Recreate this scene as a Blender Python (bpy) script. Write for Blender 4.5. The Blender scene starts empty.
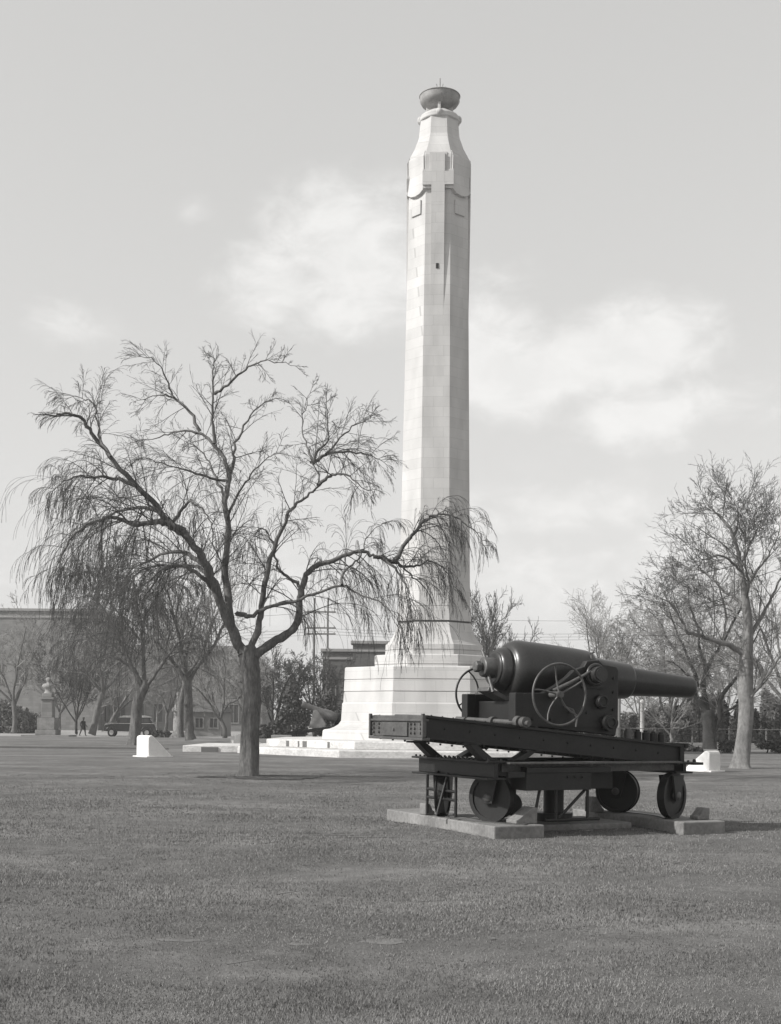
import bpy, bmesh, math, random
from mathutils import noise as mnoise
from mathutils import Vector, Matrix
R = math.radians
S = bpy.context.scene
C = S.collection
F, HY, H, ROLL = 1300.0, 718.0, 1.6, -0.0096

def W(px, py, d):
    """picture position + real distance -> world point"""
    a, b = px - 390.5, HY - py
    return Vector(((a + b * ROLL) / F * d, d, H + (b - a * ROLL) / F * d))

# ---------------------------------------------------------------- materials
def nmat(name, rough=.8, spec=.3, metallic=0.0):
    m = bpy.data.materials.new(name); m.use_nodes = True
    nt = m.node_tree; b = nt.nodes['Principled BSDF']
    b.inputs['Roughness'].default_value = rough
    b.inputs['Specular IOR Level'].default_value = spec
    b.inputs['Metallic'].default_value = metallic
    return m, nt, b

def tone(v):
    return (v * 1.012, v, v * .985, 1)

def stone(name, lo, hi, scale=3.0, rough=.85, bump=.2, spec=.25, scale2=25.0, bdist=.02, metallic=0, streak=None, coords='Object'):
    m, nt, b = nmat(name, rough, spec, metallic)
    N, L = nt.nodes, nt.links
    tc = N.new('ShaderNodeTexCoord')
    src = tc.outputs[coords]
    if streak:
        mp = N.new('ShaderNodeMapping'); mp.inputs['Scale'].default_value = streak
        L.new(src, mp.inputs['Vector']); src = mp.outputs[0]
    n1 = N.new('ShaderNodeTexNoise'); n1.inputs['Scale'].default_value = scale; n1.inputs['Detail'].default_value = 8
    n1.inputs['Roughness'].default_value = .65
    n2 = N.new('ShaderNodeTexNoise'); n2.inputs['Scale'].default_value = scale2; n2.inputs['Detail'].default_value = 4
    L.new(src, n1.inputs['Vector']); L.new(src, n2.inputs['Vector'])
    mx = N.new('ShaderNodeMath'); mx.operation = 'MULTIPLY_ADD'; mx.inputs[1].default_value = .6
    m2 = N.new('ShaderNodeMath'); m2.operation = 'MULTIPLY'; m2.inputs[1].default_value = .4
    L.new(n2.outputs['Fac'], m2.inputs[0]); L.new(n1.outputs['Fac'], mx.inputs[0]); L.new(m2.outputs[0], mx.inputs[2])
    cr = N.new('ShaderNodeValToRGB')
    cr.color_ramp.elements[0].position = .34; cr.color_ramp.elements[0].color = tone(lo)
    cr.color_ramp.elements[1].position = .66; cr.color_ramp.elements[1].color = tone(hi)
    L.new(mx.outputs[0], cr.inputs[0]); L.new(cr.outputs[0], b.inputs['Base Color'])
    if bump:
        bp = N.new('ShaderNodeBump'); bp.inputs['Strength'].default_value = bump; bp.inputs['Distance'].default_value = bdist
        L.new(mx.outputs[0], bp.inputs['Height']); L.new(bp.outputs[0], b.inputs['Normal'])
    return m

def block_stone(name, base, var, bw, bh, mortar, msize=.008, bump=.3):
    """ashlar: brick texture running round by x+y, courses by z"""
    m, nt, b = nmat(name, .8, .25)
    N, L = nt.nodes, nt.links
    tc = N.new('ShaderNodeTexCoord'); sx = N.new('ShaderNodeSeparateXYZ'); L.new(tc.outputs['Object'], sx.inputs[0])
    ad = N.new('ShaderNodeMath'); ad.operation = 'MULTIPLY_ADD'; ad.inputs[1].default_value = .83
    L.new(sx.outputs['Y'], ad.inputs[0]); L.new(sx.outputs['X'], ad.inputs[2])
    cb = N.new('ShaderNodeCombineXYZ'); L.new(ad.outputs[0], cb.inputs[0]); L.new(sx.outputs['Z'], cb.inputs[1])
    br = N.new('ShaderNodeTexBrick'); L.new(cb.outputs[0], br.inputs['Vector'])
    br.inputs['Scale'].default_value = 1; br.inputs['Brick Width'].default_value = bw; br.inputs['Row Height'].default_value = bh
    br.inputs['Mortar Size'].default_value = msize; br.inputs['Mortar Smooth'].default_value = .3
    br.inputs['Color1'].default_value = tone(base - var); br.inputs['Color2'].default_value = tone(base + var)
    br.inputs['Mortar'].default_value = tone(mortar)
    n1 = N.new('ShaderNodeTexNoise'); n1.inputs['Scale'].default_value = 1.3; n1.inputs['Detail'].default_value = 9
    mp = N.new('ShaderNodeMapping'); mp.inputs['Scale'].default_value = (1, 1, .35)
    L.new(tc.outputs['Object'], mp.inputs[0]); L.new(mp.outputs[0], n1.inputs['Vector'])
    mr = N.new('ShaderNodeMapRange'); mr.inputs[1].default_value = .3; mr.inputs[2].default_value = .7
    mr.inputs[3].default_value = .84; mr.inputs[4].default_value = 1.08
    L.new(n1.outputs['Fac'], mr.inputs[0])
    mul = N.new('ShaderNodeMixRGB'); mul.blend_type = 'MULTIPLY'; mul.inputs[0].default_value = 1
    L.new(br.outputs['Color'], mul.inputs[1]); L.new(mr.outputs[0], mul.inputs[2])
    L.new(mul.outputs[0], b.inputs['Base Color'])
    bp = N.new('ShaderNodeBump'); bp.inputs['Strength'].default_value = bump; bp.inputs['Distance'].default_value = .01
    L.new(n1.outputs['Fac'], bp.inputs['Height']); L.new(bp.outputs[0], b.inputs['Normal'])
    return m

def flat(name, v, rough=.7, spec=.3):
    return stone(name, v * .85, v * 1.15, 5, rough, .1, spec)

M = dict(
    portland=block_stone('pale_stone', .50, .022, .9, .46, .38, .007, .12),
    terrace=stone('terrace_stone', .36, .66, 1.2, .85, .3, scale2=9, streak=(1, 1, 1.6)),
    groove_and_shade=flat('stone_joint_and_shade', .12),  # dark joints and vents; also the painted shade at the step wing
    bronze=stone('weathered_bronze', .20, .38, 3, .6, .2),
    slot=flat('dark_opening', .02),
    concrete=stone('concrete', .12, .27, 1.4, .9, .5, scale2=18),
    whitewash=stone('whitewash', .62, .78, 2.5, .9, .2),
    barrel=stone('gun_metal_paint', .014, .038, 1.6, .33, .12, .5, scale2=40),
    carriage=stone('carriage_paint', .006, .018, 2.5, .5, .15, .45, scale2=30),
    worn=stone('worn_steel', .045, .11, 4, .45, .15, .5),
    bark=stone('bark', .055, .19, 2.2, .9, 1.0, scale2=11, bdist=.05, streak=(2.2, 2.2, .7)),
    barkpale=stone('pale_bark', .10, .26, 1.6, .9, .6, scale2=9, bdist=.04, streak=(1.5, 1.5, .8)),
    barkdark=stone('dark_bark', .02, .06, 2.2, .9, .8, scale2=11, bdist=.04),
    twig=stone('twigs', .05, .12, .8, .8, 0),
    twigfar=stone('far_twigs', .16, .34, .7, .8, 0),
    twigdark=stone('dark_twigs', .04, .10, .7, .8, 0),
    shrub=stone('bare_shrub', .09, .20, .9, .8, 0),
    leaf=stone('evergreen_leaves', .035, .10, .9, .7, 0),
    road=stone('road_gravel', .24, .36, .4, .95, .2, scale2=6),
    path=stone('path_gravel', .13, .19, 1.5, .95, .3, scale2=22),
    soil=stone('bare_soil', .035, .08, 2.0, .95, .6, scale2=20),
    dust=stone('dry_soil', .10, .19, 4.0, .95, .6, scale2=20),
    kerb=flat('kerb_stone', .12),
    wall=block_stone('grey_stone_wall', .20, .03, .9, .35, .13),
    walldark=block_stone('dark_brick_wall', .10, .015, .4, .2, .07),
    trim=flat('stone_trim', .26), sash=flat('window_surround', .19),
    slate=flat('slate_roof', .10),
    glass=flat('window_glass', .06, .15, .6),
    carpaint=flat('car_paint', .03, .25, .5),
    carpale=flat('pale_car_trim', .45, .4),
    rubber=flat('rubber', .02),
    coat=flat('dark_coat', .02), skin=flat('skin', .28), hat=flat('hat_felt', .03),
    wood=flat('pole_timber', .14), palewood=flat('pale_post_paint', .42), wire=flat('wire', .05),
)

# ---------------------------------------------------------------- mesh helpers
class MB:
    def __init__(s): s.v = []; s.f = []; s.sm = []
    def add(s, vs, fs, smooth=False):
        o = len(s.v); s.v.extend([tuple(x) for x in vs])
        for f in fs: s.f.append(tuple(i + o for i in f)); s.sm.append(smooth)
    def box(s, x0, x1, y0, y1, z0, z1, M4=None):
        vs = [Vector(p) for p in ((x0,y0,z0),(x1,y0,z0),(x1,y1,z0),(x0,y1,z0),(x0,y0,z1),(x1,y0,z1),(x1,y1,z1),(x0,y1,z1))]
        if M4: vs = [M4 @ v for v in vs]
        s.add(vs, [(3,2,1,0),(4,5,6,7),(0,1,5,4),(1,2,6,5),(2,3,7,6),(3,0,4,7)])
    def hexa(s, pts):      # 4 bottom + 4 top
        s.add(pts, [(3,2,1,0),(4,5,6,7),(0,1,5,4),(1,2,6,5),(2,3,7,6),(3,0,4,7)])
    def prism(s, poly, axis, a, b):
        """poly of 2D points extruded along axis 'x','y','z' from a to b"""
        n = len(poly)
        def mk(p, t):
            return {'y': (p[0], t, p[1]), 'x': (t, p[0], p[1]), 'z': (p[0], p[1], t)}[axis]
        vs = [mk(p, a) for p in poly] + [mk(p, b) for p in poly]
        s.add(vs, [tuple(range(n)), tuple(range(2*n-1, n-1, -1))] + [(i, i+n, (i+1) % n + n, (i+1) % n) for i in range(n)])
    def lathe(s, prof, origin=(0,0,0), axis=(0,0,1), n=32, cap=True, smooth=True):
        """prof list of (t along axis, r)"""
        ax = Vector(axis).normalized(); q = ax.orthogonal().normalized(); w = ax.cross(q); O = Vector(origin)
        vs = []
        for t, r in prof:
            for k in range(n):
                a = 2*math.pi*k/n; vs.append(O + ax*t + (q*math.cos(a) + w*math.sin(a))*r)
        fs = []
        for i in range(len(prof)-1):
            for k in range(n):
                fs.append((i*n+k, i*n+(k+1) % n, (i+1)*n+(k+1) % n, (i+1)*n+k))
        s.add(vs, fs, smooth)
        if cap:
            m = (len(prof)-1)*n
            s.add(vs[:n], [tuple(range(n-1, -1, -1))]); s.add(vs[m:], [tuple(range(n))])
    def cyl(s, p0, p1, r, n=16, r1=None, smooth=True):
        p0, p1 = Vector(p0), Vector(p1); d = p1-p0
        s.lathe([(0, r), (d.length, r if r1 is None else r1)], p0, d, n, True, smooth)
    def ring(s, c, axis, Rr, r, n=40, m=8):
        ax = Vector(axis).normalized(); q = ax.orthogonal().normalized(); w = ax.cross(q); c = Vector(c); vs = []
        for i in range(n):
            a = 2*math.pi*i/n; e = q*math.cos(a) + w*math.sin(a)
            for j in range(m):
                b = 2*math.pi*j/m; vs.append(c + e*(Rr + r*math.cos(b)) + ax*(r*math.sin(b)))
        s.add(vs, [(i*m+j, ((i+1) % n)*m+j, ((i+1) % n)*m+(j+1) % m, i*m+(j+1) % m) for i in range(n) for j in range(m)], True)
    def tube(s, pts, r0, r1, n=4, rad=None):
        """tapering limb through points"""
        k = len(pts); d = (pts[1]-pts[0]).normalized(); q = d.orthogonal().normalized(); vs = []
        for i in range(k):
            d = (pts[min(i+1, k-1)] - pts[max(i-1, 0)])
            if d.length < 1e-6: d = Vector((0,0,1))
            d.normalize(); q = (q - d*q.dot(d))
            if q.length < 1e-5: q = d.orthogonal()
            q.normalize(); w = d.cross(q); t = i/(k-1); r = rad[i] if rad else r0 + (r1-r0)*t
            for j in range(n):
                a = 2*math.pi*j/n; vs.append(pts[i] + (q*math.cos(a) + w*math.sin(a))*r)
        fs = [(i*n+j, i*n+(j+1) % n, (i+1)*n+(j+1) % n, (i+1)*n+j) for i in range(k-1) for j in range(n)]
        s.add(vs, fs, True)
    def bolts(s, pts, r=.018, h=.02, axis=(0,0,1)):
        for p in pts:
            ax = Vector(axis); s.cyl(Vector(p), Vector(p)+ax*h, r, 6, r*.8, False)
    def build(s, name, mat, parent=None, bevel=0, loc=None):
        me = bpy.data.meshes.new(name); me.from_pydata(s.v, [], s.f); me.update()
        me.polygons.foreach_set('use_smooth', s.sm); me.materials.append(mat)
        o = bpy.data.objects.new(name, me); C.objects.link(o)
        if parent is not None: o.parent = parent
        if loc is not None: o.location = loc
        if bevel:
            b = o.modifiers.new('bevel', 'BEVEL'); b.width = bevel; b.segments = 2; b.limit_method = 'ANGLE'; b.angle_limit = R(40)
        return o

def thing(name, label, cat, loc=(0,0,0), rz=0, group=None):
    o = bpy.data.objects.new(name, None); C.objects.link(o); o.location = loc; o.rotation_euler = (0,0,rz)
    return tag(o, label, cat, group)
def tag(o, label, cat, group=None):
    o['label'] = label; o['category'] = cat
    if group: o['group'] = group
    return o
def struct(o, kind='structure'): o['kind'] = kind; return o

# ---------------------------------------------------------------- camera, sun, sky
cam = bpy.data.objects.new('camera', bpy.data.cameras.new('camera')); C.objects.link(cam); S.camera = cam
cam.location = (0, 0, H); cam.rotation_euler = (R(90), ROLL, 0)
cam.data.sensor_fit = 'VERTICAL'; cam.data.sensor_height = 24; cam.data.lens = F/1024*24
cam.data.shift_y = (HY-512)/1024; cam.data.clip_end = 6000; cam.data.clip_start = .1

SUN = Vector((-.94, -.34, 0)).normalized(); EL = R(34)
sd = Vector((SUN.x*math.cos(EL), SUN.y*math.cos(EL), math.sin(EL)))
sl = bpy.data.lights.new('sun', 'SUN'); sl.energy = 2.5; sl.angle = R(.55); sl.color = (1, .985, .96)
so = bpy.data.objects.new('sun', sl); C.objects.link(so); so.rotation_euler = sd.to_track_quat('Z', 'Y').to_euler(); so.location = (-30, -10, 40)

w = bpy.data.worlds.new('World'); S.world = w; w.use_nodes = True
nt = w.node_tree; N, L = nt.nodes, nt.links
sky = N.new('ShaderNodeTexSky'); sky.sky_type = 'NISHITA'; sky.sun_disc = False
sky.sun_elevation = EL; sky.sun_rotation = math.atan2(SUN.x, SUN.y) % (2*math.pi)
sky.air_density = 1.0; sky.dust_density = 1.5; sky.ozone_density = 1.0
sep = N.new('ShaderNodeSeparateColor'); L.new(sky.outputs[0], sep.inputs[0])
# a blue-sensitive plate sees the sky mostly through its blue part
lum = N.new('ShaderNodeMath'); lum.operation = 'MULTIPLY_ADD'; lum.inputs[1].default_value = .35
gm = N.new('ShaderNodeMath'); gm.operation = 'MULTIPLY'; gm.inputs[1].default_value = .65
L.new(sep.outputs[1], gm.inputs[0]); L.new(sep.outputs[2], lum.inputs[0]); L.new(gm.outputs[0], lum.inputs[2])
tc = N.new('ShaderNodeTexCoord')
nz = N.new('ShaderNodeTexNoise'); nz.inputs['Scale'].default_value = 9; nz.inputs['Detail'].default_value = 7; nz.inputs['Roughness'].default_value = .55
mpn = N.new('ShaderNodeMapping'); mpn.inputs['Scale'].default_value = (1, 1, 1.7); L.new(tc.outputs['Generated'], mpn.inputs[0]); L.new(mpn.outputs[0], nz.inputs['Vector'])
acc = None
def mth(op, a, b=None, clamp=False):
    n = N.new('ShaderNodeMath'); n.operation = op; n.use_clamp = clamp
    for i, x in enumerate((a, b)):
        if x is None: continue
        if isinstance(x, (int, float)): n.inputs[i].default_value = x
        else: L.new(x, n.inputs[i])
    return n.outputs[0]
# cumulus banks: direction, radius, height squash, strength
for px, py, rad, sq, st in ((350, 258, .100, 1.4, 1.0), (285, 285, .075, 1.6, .9), (330, 310, .08, 2.2, .8), (640, 350, .085, 1.7, 1.0), (585, 362, .08, 1.7, .9), (510, 380, .09, 1.8, .9), (485, 310, .07, 1.4, .5),
                            (660, 410, .12, 2.6, .75), (560, 510, .12, 3.5, .6), (195, 215, .03, 1.6, .35), (60, 320, .06, 2.2, .5), (150, 560, .3, 3, .4), (700, 560, .3, 3, .4)):
    c = (W(px, py, 100)-Vector((0,0,H))).normalized()
    nv = N.new('ShaderNodeVectorMath'); nv.operation = 'NORMALIZE'; L.new(tc.outputs['Generated'], nv.inputs[0])
    vs_ = N.new('ShaderNodeVectorMath'); vs_.operation = 'SUBTRACT'; L.new(nv.outputs[0], vs_.inputs[0]); vs_.inputs[1].default_value = c
    vm = N.new('ShaderNodeVectorMath'); vm.operation = 'MULTIPLY'; L.new(vs_.outputs[0], vm.inputs[0]); vm.inputs[1].default_value = (1, 1, sq)
    ln = N.new('ShaderNodeVectorMath'); ln.operation = 'LENGTH'; L.new(vm.outputs[0], ln.inputs[0])
    e = mth('MULTIPLY', mth('SUBTRACT', 1.0, mth('DIVIDE', ln.outputs['Value'], rad), True), st)
    acc = e if acc is None else mth('MAXIMUM', acc, e)
nz2 = N.new('ShaderNodeTexNoise'); nz2.inputs['Scale'].default_value = 26; nz2.inputs['Detail'].default_value = 9; nz2.inputs['Roughness'].default_value = .62; nz2.inputs['Distortion'].default_value = .4
L.new(mpn.outputs[0], nz2.inputs['Vector'])
nsum = mth('ADD', mth('MULTIPLY', nz.outputs['Fac'], .6), mth('MULTIPLY', nz2.outputs['Fac'], .4))
cl = mth('ADD', acc, mth('MULTIPLY', mth('SUBTRACT', nsum, .5), 1.9))
mr = N.new('ShaderNodeMapRange'); mr.interpolation_type = 'SMOOTHSTEP'; mr.inputs[1].default_value = .10; mr.inputs[2].default_value = .70
mr.inputs[3].default_value = 0; mr.inputs[4].default_value = .56; L.new(cl, mr.inputs[0])
body = N.new('ShaderNodeMapRange'); body.inputs[1].default_value = .38; body.inputs[2].default_value = .62; body.inputs[3].default_value = .72; body.inputs[4].default_value = 1; L.new(nz2.outputs['Fac'], body.inputs[0])
msk = mth('MULTIPLY', mth('MULTIPLY', mr.outputs[0], body.outputs[0]), mth('MULTIPLY', acc, 4.0, True))
lumb = mth('MULTIPLY', mth('POWER', lum.outputs[0], .34), 1.52)
cmx = N.new('ShaderNodeMix'); cmx.data_type = 'FLOAT'
L.new(msk, cmx.inputs[0]); L.new(lumb, cmx.inputs[2]); cmx.inputs[3].default_value = 3.5
CLOUD = cmx.inputs[3]
comb = N.new('ShaderNodeCombineColor')
for i, k in enumerate((1.008, 1.0, .985)): L.new(mth('MULTIPLY', cmx.outputs[0], k), comb.inputs[i])
bg = N['Background']; L.new(comb.outputs[0], bg.inputs[0]); bg.inputs[1].default_value = .15
S.view_settings.view_transform = 'Standard'; S.view_settings.look = 'None'; S.view_settings.gamma = 1; S.view_settings.exposure = 1.04

# ---------------------------------------------------------------- ground
def lawn_h(x, y):
    k = max(0, min(1, (46-y)/14))
    return k*(.022*math.sin(x*.9+1.3*math.sin(y*.5)) + .018*math.sin(y*1.3+x*.4) + .02*math.sin(.31*x-.7*y+2)) - .02*k
def sheet(name, mat, xs, ys, zf, kind='structure'):
    m = MB(); vs = [(x, y, zf(x, y)) for y in ys for x in xs]; n = len(xs)
    m.add(vs, [(j*n+i, j*n+i+1, (j+1)*n+i+1, (j+1)*n+i) for j in range(len(ys)-1) for i in range(n-1)], True)
    o = m.build(name, mat); o['kind'] = kind; return o
sheet('ground', M['road'], [-3000, -60, 60, 3000], [-100, 93, 103, 300, 4000], lambda x, y: -.08 if y < 95 else -.42)

def lawn_mat():
    m, nt, b = nmat('lawn_turf', .95, .1)
    N, L = nt.nodes, nt.links
    tc = N.new('ShaderNodeTexCoord')
    def noise(scale, det, sc=(1,1,1), rough=.6):
        mp = N.new('ShaderNodeMapping'); mp.inputs['Scale'].default_value = sc; L.new(tc.outputs['Object'], mp.inputs[0])
        n = N.new('ShaderNodeTexNoise'); n.inputs['Scale'].default_value = scale; n.inputs['Detail'].default_value = det; n.inputs['Roughness'].default_value = rough
        L.new(mp.outputs[0], n.inputs['Vector']); return n.outputs['Fac']
    a = noise(.35, 5, (1, 1.6, 1)); bb = noise(3.2, 6); c = noise(38, 5, rough=.75)
    def mm(op, x, y):
        n = N.new('ShaderNodeMath'); n.operation = op
        for i, v in enumerate((x, y)):
            if isinstance(v, (int, float)): n.inputs[i].default_value = v
            else: L.new(v, n.inputs[i])
        return n.outputs[0]
    t = mm('ADD', mm('ADD', mm('MULTIPLY', a, .44), mm('MULTIPLY', bb, .26)), mm('MULTIPLY', c, .30))
    cr = N.new('ShaderNodeValToRGB'); e = cr.color_ramp.elements
    e[0].position = .36; e[0].color = tone(.09); e[1].position = .66; e[1].color = tone(.27)
    x = cr.color_ramp.elements.new(.5); x.color = tone(.145)
    L.new(t, cr.inputs[0]); L.new(cr.outputs[0], b.inputs['Base Color'])
    bp = N.new('ShaderNodeBump'); bp.inputs['Strength'].default_value = .9; bp.inputs['Distance'].default_value = .04
    L.new(mm('ADD', mm('MULTIPLY', c, .6), mm('MULTIPLY', bb, .6)), bp.inputs['Height']); L.new(bp.outputs[0], b.inputs['Normal'])
    return m
LAWN = lawn_mat()
fr = lambda a, b, st: [a + i*st for i in range(int((b-a)/st)+1)]
sheet('lawn', LAWN, [-120, -60]+fr(-30, 30, .5)+[60, 120], [-6, 2]+fr(4, 50, .5)+[60, 80, 96], lambda x, y: lawn_h(x, y) if abs(x) <= 30 and y <= 50 else 0)

# grass blades over the near lawn (nobody could count them)
def grass():
    rg = random.Random(5); vs = []; fs = []
    mid = []
    for i in range(380000):
        u = rg.random(); y = 6.2*(36/6.2)**u; hw = y*.34+.6; x = rg.uniform(-hw, hw)
        n = math.sin(x*1.1+y*.6)*math.sin(y*.8-x*.35)+.6*math.sin(3.1*x+1.7*y)*math.sin(2.3*y)
        q = mnoise.noise(Vector((x*.45, y*1.1, 3.7))); q2 = mnoise.noise(Vector((x*2.3, y*3.5, 8.1)))
        if q+.5*q2 > .34 and rg.random() < .7: continue
        h = (.008+.016*rg.random()**2)*(1+.25*n+.35*q2)*(1+.025*y)*min(1, (38-y)/14)
        wd = .0022*(1+.10*y); a = rg.uniform(0, 6.283); lx = rg.uniform(-.6, .6)*h; ly = rg.uniform(-.6, .6)*h
        z = lawn_h(x, y)-.003; o = len(vs); dx, dy = wd*math.cos(a), wd*math.sin(a)
        vs += [(x-dx, y-dy, z), (x+dx, y+dy, z), (x+lx, y+ly, z+h)]; fs.append((o, o+1, o+2))
    me = bpy.data.meshes.new('grass'); me.from_pydata(vs, [], fs); me.materials.append(stone('grass_blades', .095, .29, .7, .85, 0, .2, scale2=60))
    o = bpy.data.objects.new('grass', me); C.objects.link(o); o['kind'] = 'stuff'; o['label'] = 'short mown winter grass over the near lawn'
grass()

def blob(name, mat, cx, cy, rx, ry, z, seed, rot=0, kind='structure'):
    rg = random.Random(seed); n = 40; ph = [rg.uniform(0, 6.28) for _ in range(5)]; m = MB(); vs = [(cx, cy, z+lawn_h(cx, cy))]
    for k in range(n):
        a = 2*math.pi*k/n; q = 1+.18*math.sin(2*a+ph[0])+.13*math.sin(3*a+ph[1])+.1*math.sin(5*a+ph[2])+.07*math.sin(9*a+ph[3])
        x, y = rx*q*math.cos(a), ry*q*math.sin(a); x, y = x*math.cos(rot)-y*math.sin(rot), x*math.sin(rot)+y*math.cos(rot)
        vs.append((cx+x, cy+y, z+lawn_h(cx+x, cy+y)))
    m.add(vs, [(0, k+1, (k+1) % n+1) for k in range(n)], True); o = m.build(name, mat); o['kind'] = kind; return o
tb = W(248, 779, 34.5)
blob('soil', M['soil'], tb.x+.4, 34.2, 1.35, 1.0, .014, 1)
for (px, py, rx, ry, sd_) in ((345, 834, .35, .08, 3), (372, 837, .3, .09, 4), (308, 831, .22, .05, 5)):
    d = F*H/(py-HY-.0096*(px-390.5)); p = W(px, py, d); blob('soil', M['dust'] if px > 320 else M['soil'], p.x, p.y, rx, ry, .006, sd_)
for (px, py, rx, ry, sd_) in ((385, 938, .20, .09, 6), (300, 940, .08, .05, 7), (180, 937, .16, .06, 8), (62, 773, .9, .28, 9), (235, 766, .55, .2, 10)):
    d = F*H/(py-HY-.0096*(px-390.5)); p = W(px, py, d); blob('worn_turf', M['dust'], p.x, p.y, rx, ry, .003, sd_)
def litter():
    rg = random.Random(9); m = MB()
    for i in range(2600):
        r = abs(rg.gauss(0, 3.2)); a = rg.uniform(0, 6.283); x = tb.x+r*math.cos(a)*1.3; y = 34.3+r*math.sin(a)
        if i % 3 == 0: x, y = rg.uniform(-6, 7), rg.uniform(8, 30)
        z = lawn_h(x, y)+.012; t = rg.uniform(0, 3.14); c, s_ = math.cos(t), math.sin(t)
        if i % 5: l, w_ = rg.uniform(.012, .03), rg.uniform(.01, .02)
        else: l, w_ = rg.uniform(.05, .16), .0035
        if w_ < .005: vs = [Vector((x-c*l, y-s_*l, z+.01)), Vector((x+c*l, y+s_*l, z+rg.uniform(.005, .03)))]; m.tube(vs, w_, w_*.6, 3)
        else: m.add([(x-c*l, y-s_*l, z), (x+s_*w_, y-c*w_, z+.006), (x+c*l, y+s_*l, z+.004), (x-s_*w_, y+c*w_, z+.008)], [(0,1,2,3)])
    o = m.build('leaf_litter', M['dust']); o['kind'] = 'stuff'; o['label'] = 'fallen leaves and twigs on the grass'
litter()
# paths and edging of the lawn
def strip(name, mat, pts, wdt, z, h=0):
    m = MB()
    for (a, b) in zip(pts[:-1], pts[1:]):
        a, b = Vector((*a, 0)), Vector((*b, 0)); d = (b-a).normalized(); q = Vector((-d.y, d.x, 0))*wdt/2
        if h: m.hexa([a-q+Vector((0,0,z)), b-q+Vector((0,0,z)), b+q+Vector((0,0,z)), a+q+Vector((0,0,z)), a-q+Vector((0,0,z+h)), b-q+Vector((0,0,z+h)), b+q+Vector((0,0,z+h)), a+q+Vector((0,0,z+h))])
        else: m.add([a-q+Vector((0,0,z)), b-q+Vector((0,0,z)), b+q+Vector((0,0,z)), a+q+Vector((0,0,z))], [(0,1,2,3)])
    return struct(m.build(name, mat))
strip('path', M['path'], [(-60, 51.6), (-2.4, 50.0), (8, 50.0), (60, 47)], 1.1, .006)
strip('kerb', M['kerb'], [(-60, 63.2), (-10.5, 61.5)], .16, 0, .09)
strip('path', M['path'], [(10, 73), (80, 71)], 7.0, .006)
strip('path', M['path'], [(-80, 90), (-10, 84), (-6, 70)], 2.6, .007)

# ---------------------------------------------------------------- memorial column
TX, TY = 2.0, 60.0
zy = lambda y: H + (718.4-y)*(58.4 if y > 560 else 58.4+.6*(560-y)/360 if y > 200 else 59.0+.9*(200-y)/75 if y > 125 else 59.9)/F
mon = thing('memorial_column', 'tall pale stone war memorial column with a cross and bronze bowl on top', 'monument', (TX, TY, 0), R(-3.5))
ROT8 = math.pi/8
def octa(m, prof, n=8, smooth=False):
    vs = []; k = math.cos(math.pi/8)
    for z, a in prof:
        for i in range(8):
            t = ROT8 + i*math.pi/4; vs.append((a/k*math.cos(t), a/k*math.sin(t), z))
    fs = [(j*8+i, j*8+(i+1) % 8, (j+1)*8+(i+1) % 8, (j+1)*8+i) for j in range(len(prof)-1) for i in range(8)]
    fs += [tuple(range(7, -1, -1)), tuple(range((len(prof)-1)*8, len(prof)*8))]
    m.add(vs, fs)
m = MB(); octa(m, [(-.1, 8.5), (.26, 8.5), (.30, 8.46)]); m.box(-11.2, -7.9, -2.3, 3.2, -.1, .285)
m.build('lower_step', M['terrace'], mon, .02)
m = MB(); m.box(-10.35, -9.6, -2.36, -2.303, .0, .22); m.build('recess_shade', M['groove_and_shade'], mon)  # raised dark panel, paints the shade of a recess on the wing
m = MB(); octa(m, [(.303, 7.3), (.60, 7.3), (.635, 7.26)]); m.build('upper_step', M['terrace'], mon, .02)
for x, wd in ((-6.2, .2), (-5.65, .1), (-5.35, .28), (-4.2, .14)):
    a = 7.3/math.cos(math.pi/8); p0 = Vector((a*math.cos(R(247.5)), a*math.sin(R(247.5)), 0)); p1 = Vector((a*math.cos(R(202.5)), a*math.sin(R(202.5)), 0))
    t = (x-p0.x)/(p1.x-p0.x); t = max(.02, min(.98, t)); p = p0.lerp(p1, t); m = MB()
    m.box(-wd/2, wd/2, -.012, .012, .33, .58, Matrix.Translation(p) @ Matrix.Rotation(R(-45), 4, 'Z')); m.build('step_vent', M['groove_and_shade'], mon)
# stepped plinth, joints cut as real grooves
def grooved(m, prof, joints):
    out = []
    for (z0, a0), (z1, a1) in zip(prof[:-1], prof[1:]):
        out.append((z0, a0))
        for g in joints:
            if z0+.06 < g < z1-.06:
                t = (g-z0)/(z1-z0); a = a0+(a1-a0)*t
                out += [(g-.022, a), (g-.018, a-.04), (g+.018, a-.04), (g+.022, a)]
    out.append(prof[-1]); octa(m, out)
m = MB()
grooved(m, [(.63, 4.95), (1.0, 4.92), (1.06, 4.86), (1.10, 4.62), (1.18, 4.42), (1.30, 4.24), (1.46, 4.13), (1.95, 4.10), (zy(704.5), 4.09), (zy(703), 4.04), (zy(669), 3.98), (zy(668), 3.94)], [1.42, zy(704.8), zy(692.5), zy(680.6)])
m.build('plinth', M['portland'], mon, .01)
m = MB(); grooved(m, [(zy(668)+.003, 2.70), (zy(656), 2.68), (zy(655), 2.63)], [zy(665)]); m.build('middle_tier', M['portland'], mon, .01)
m = MB(); grooved(m, [(zy(655)+.003, 2.22), (zy(644.5), 2.2), (zy(643.5), 2.14), (zy(640), 2.0), (zy(633), 1.82), (zy(627), 1.72), (zy(622), 1.67)], [zy(650)])
m.build('upper_tier', M['portland'], mon, .01)
m = MB(); octa(m, [(zy(622)+.003, 1.60), (zy(620.2), 1.60)]); m.build('shaft_joint', M['groove_and_shade'], mon)
m = MB()
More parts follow.
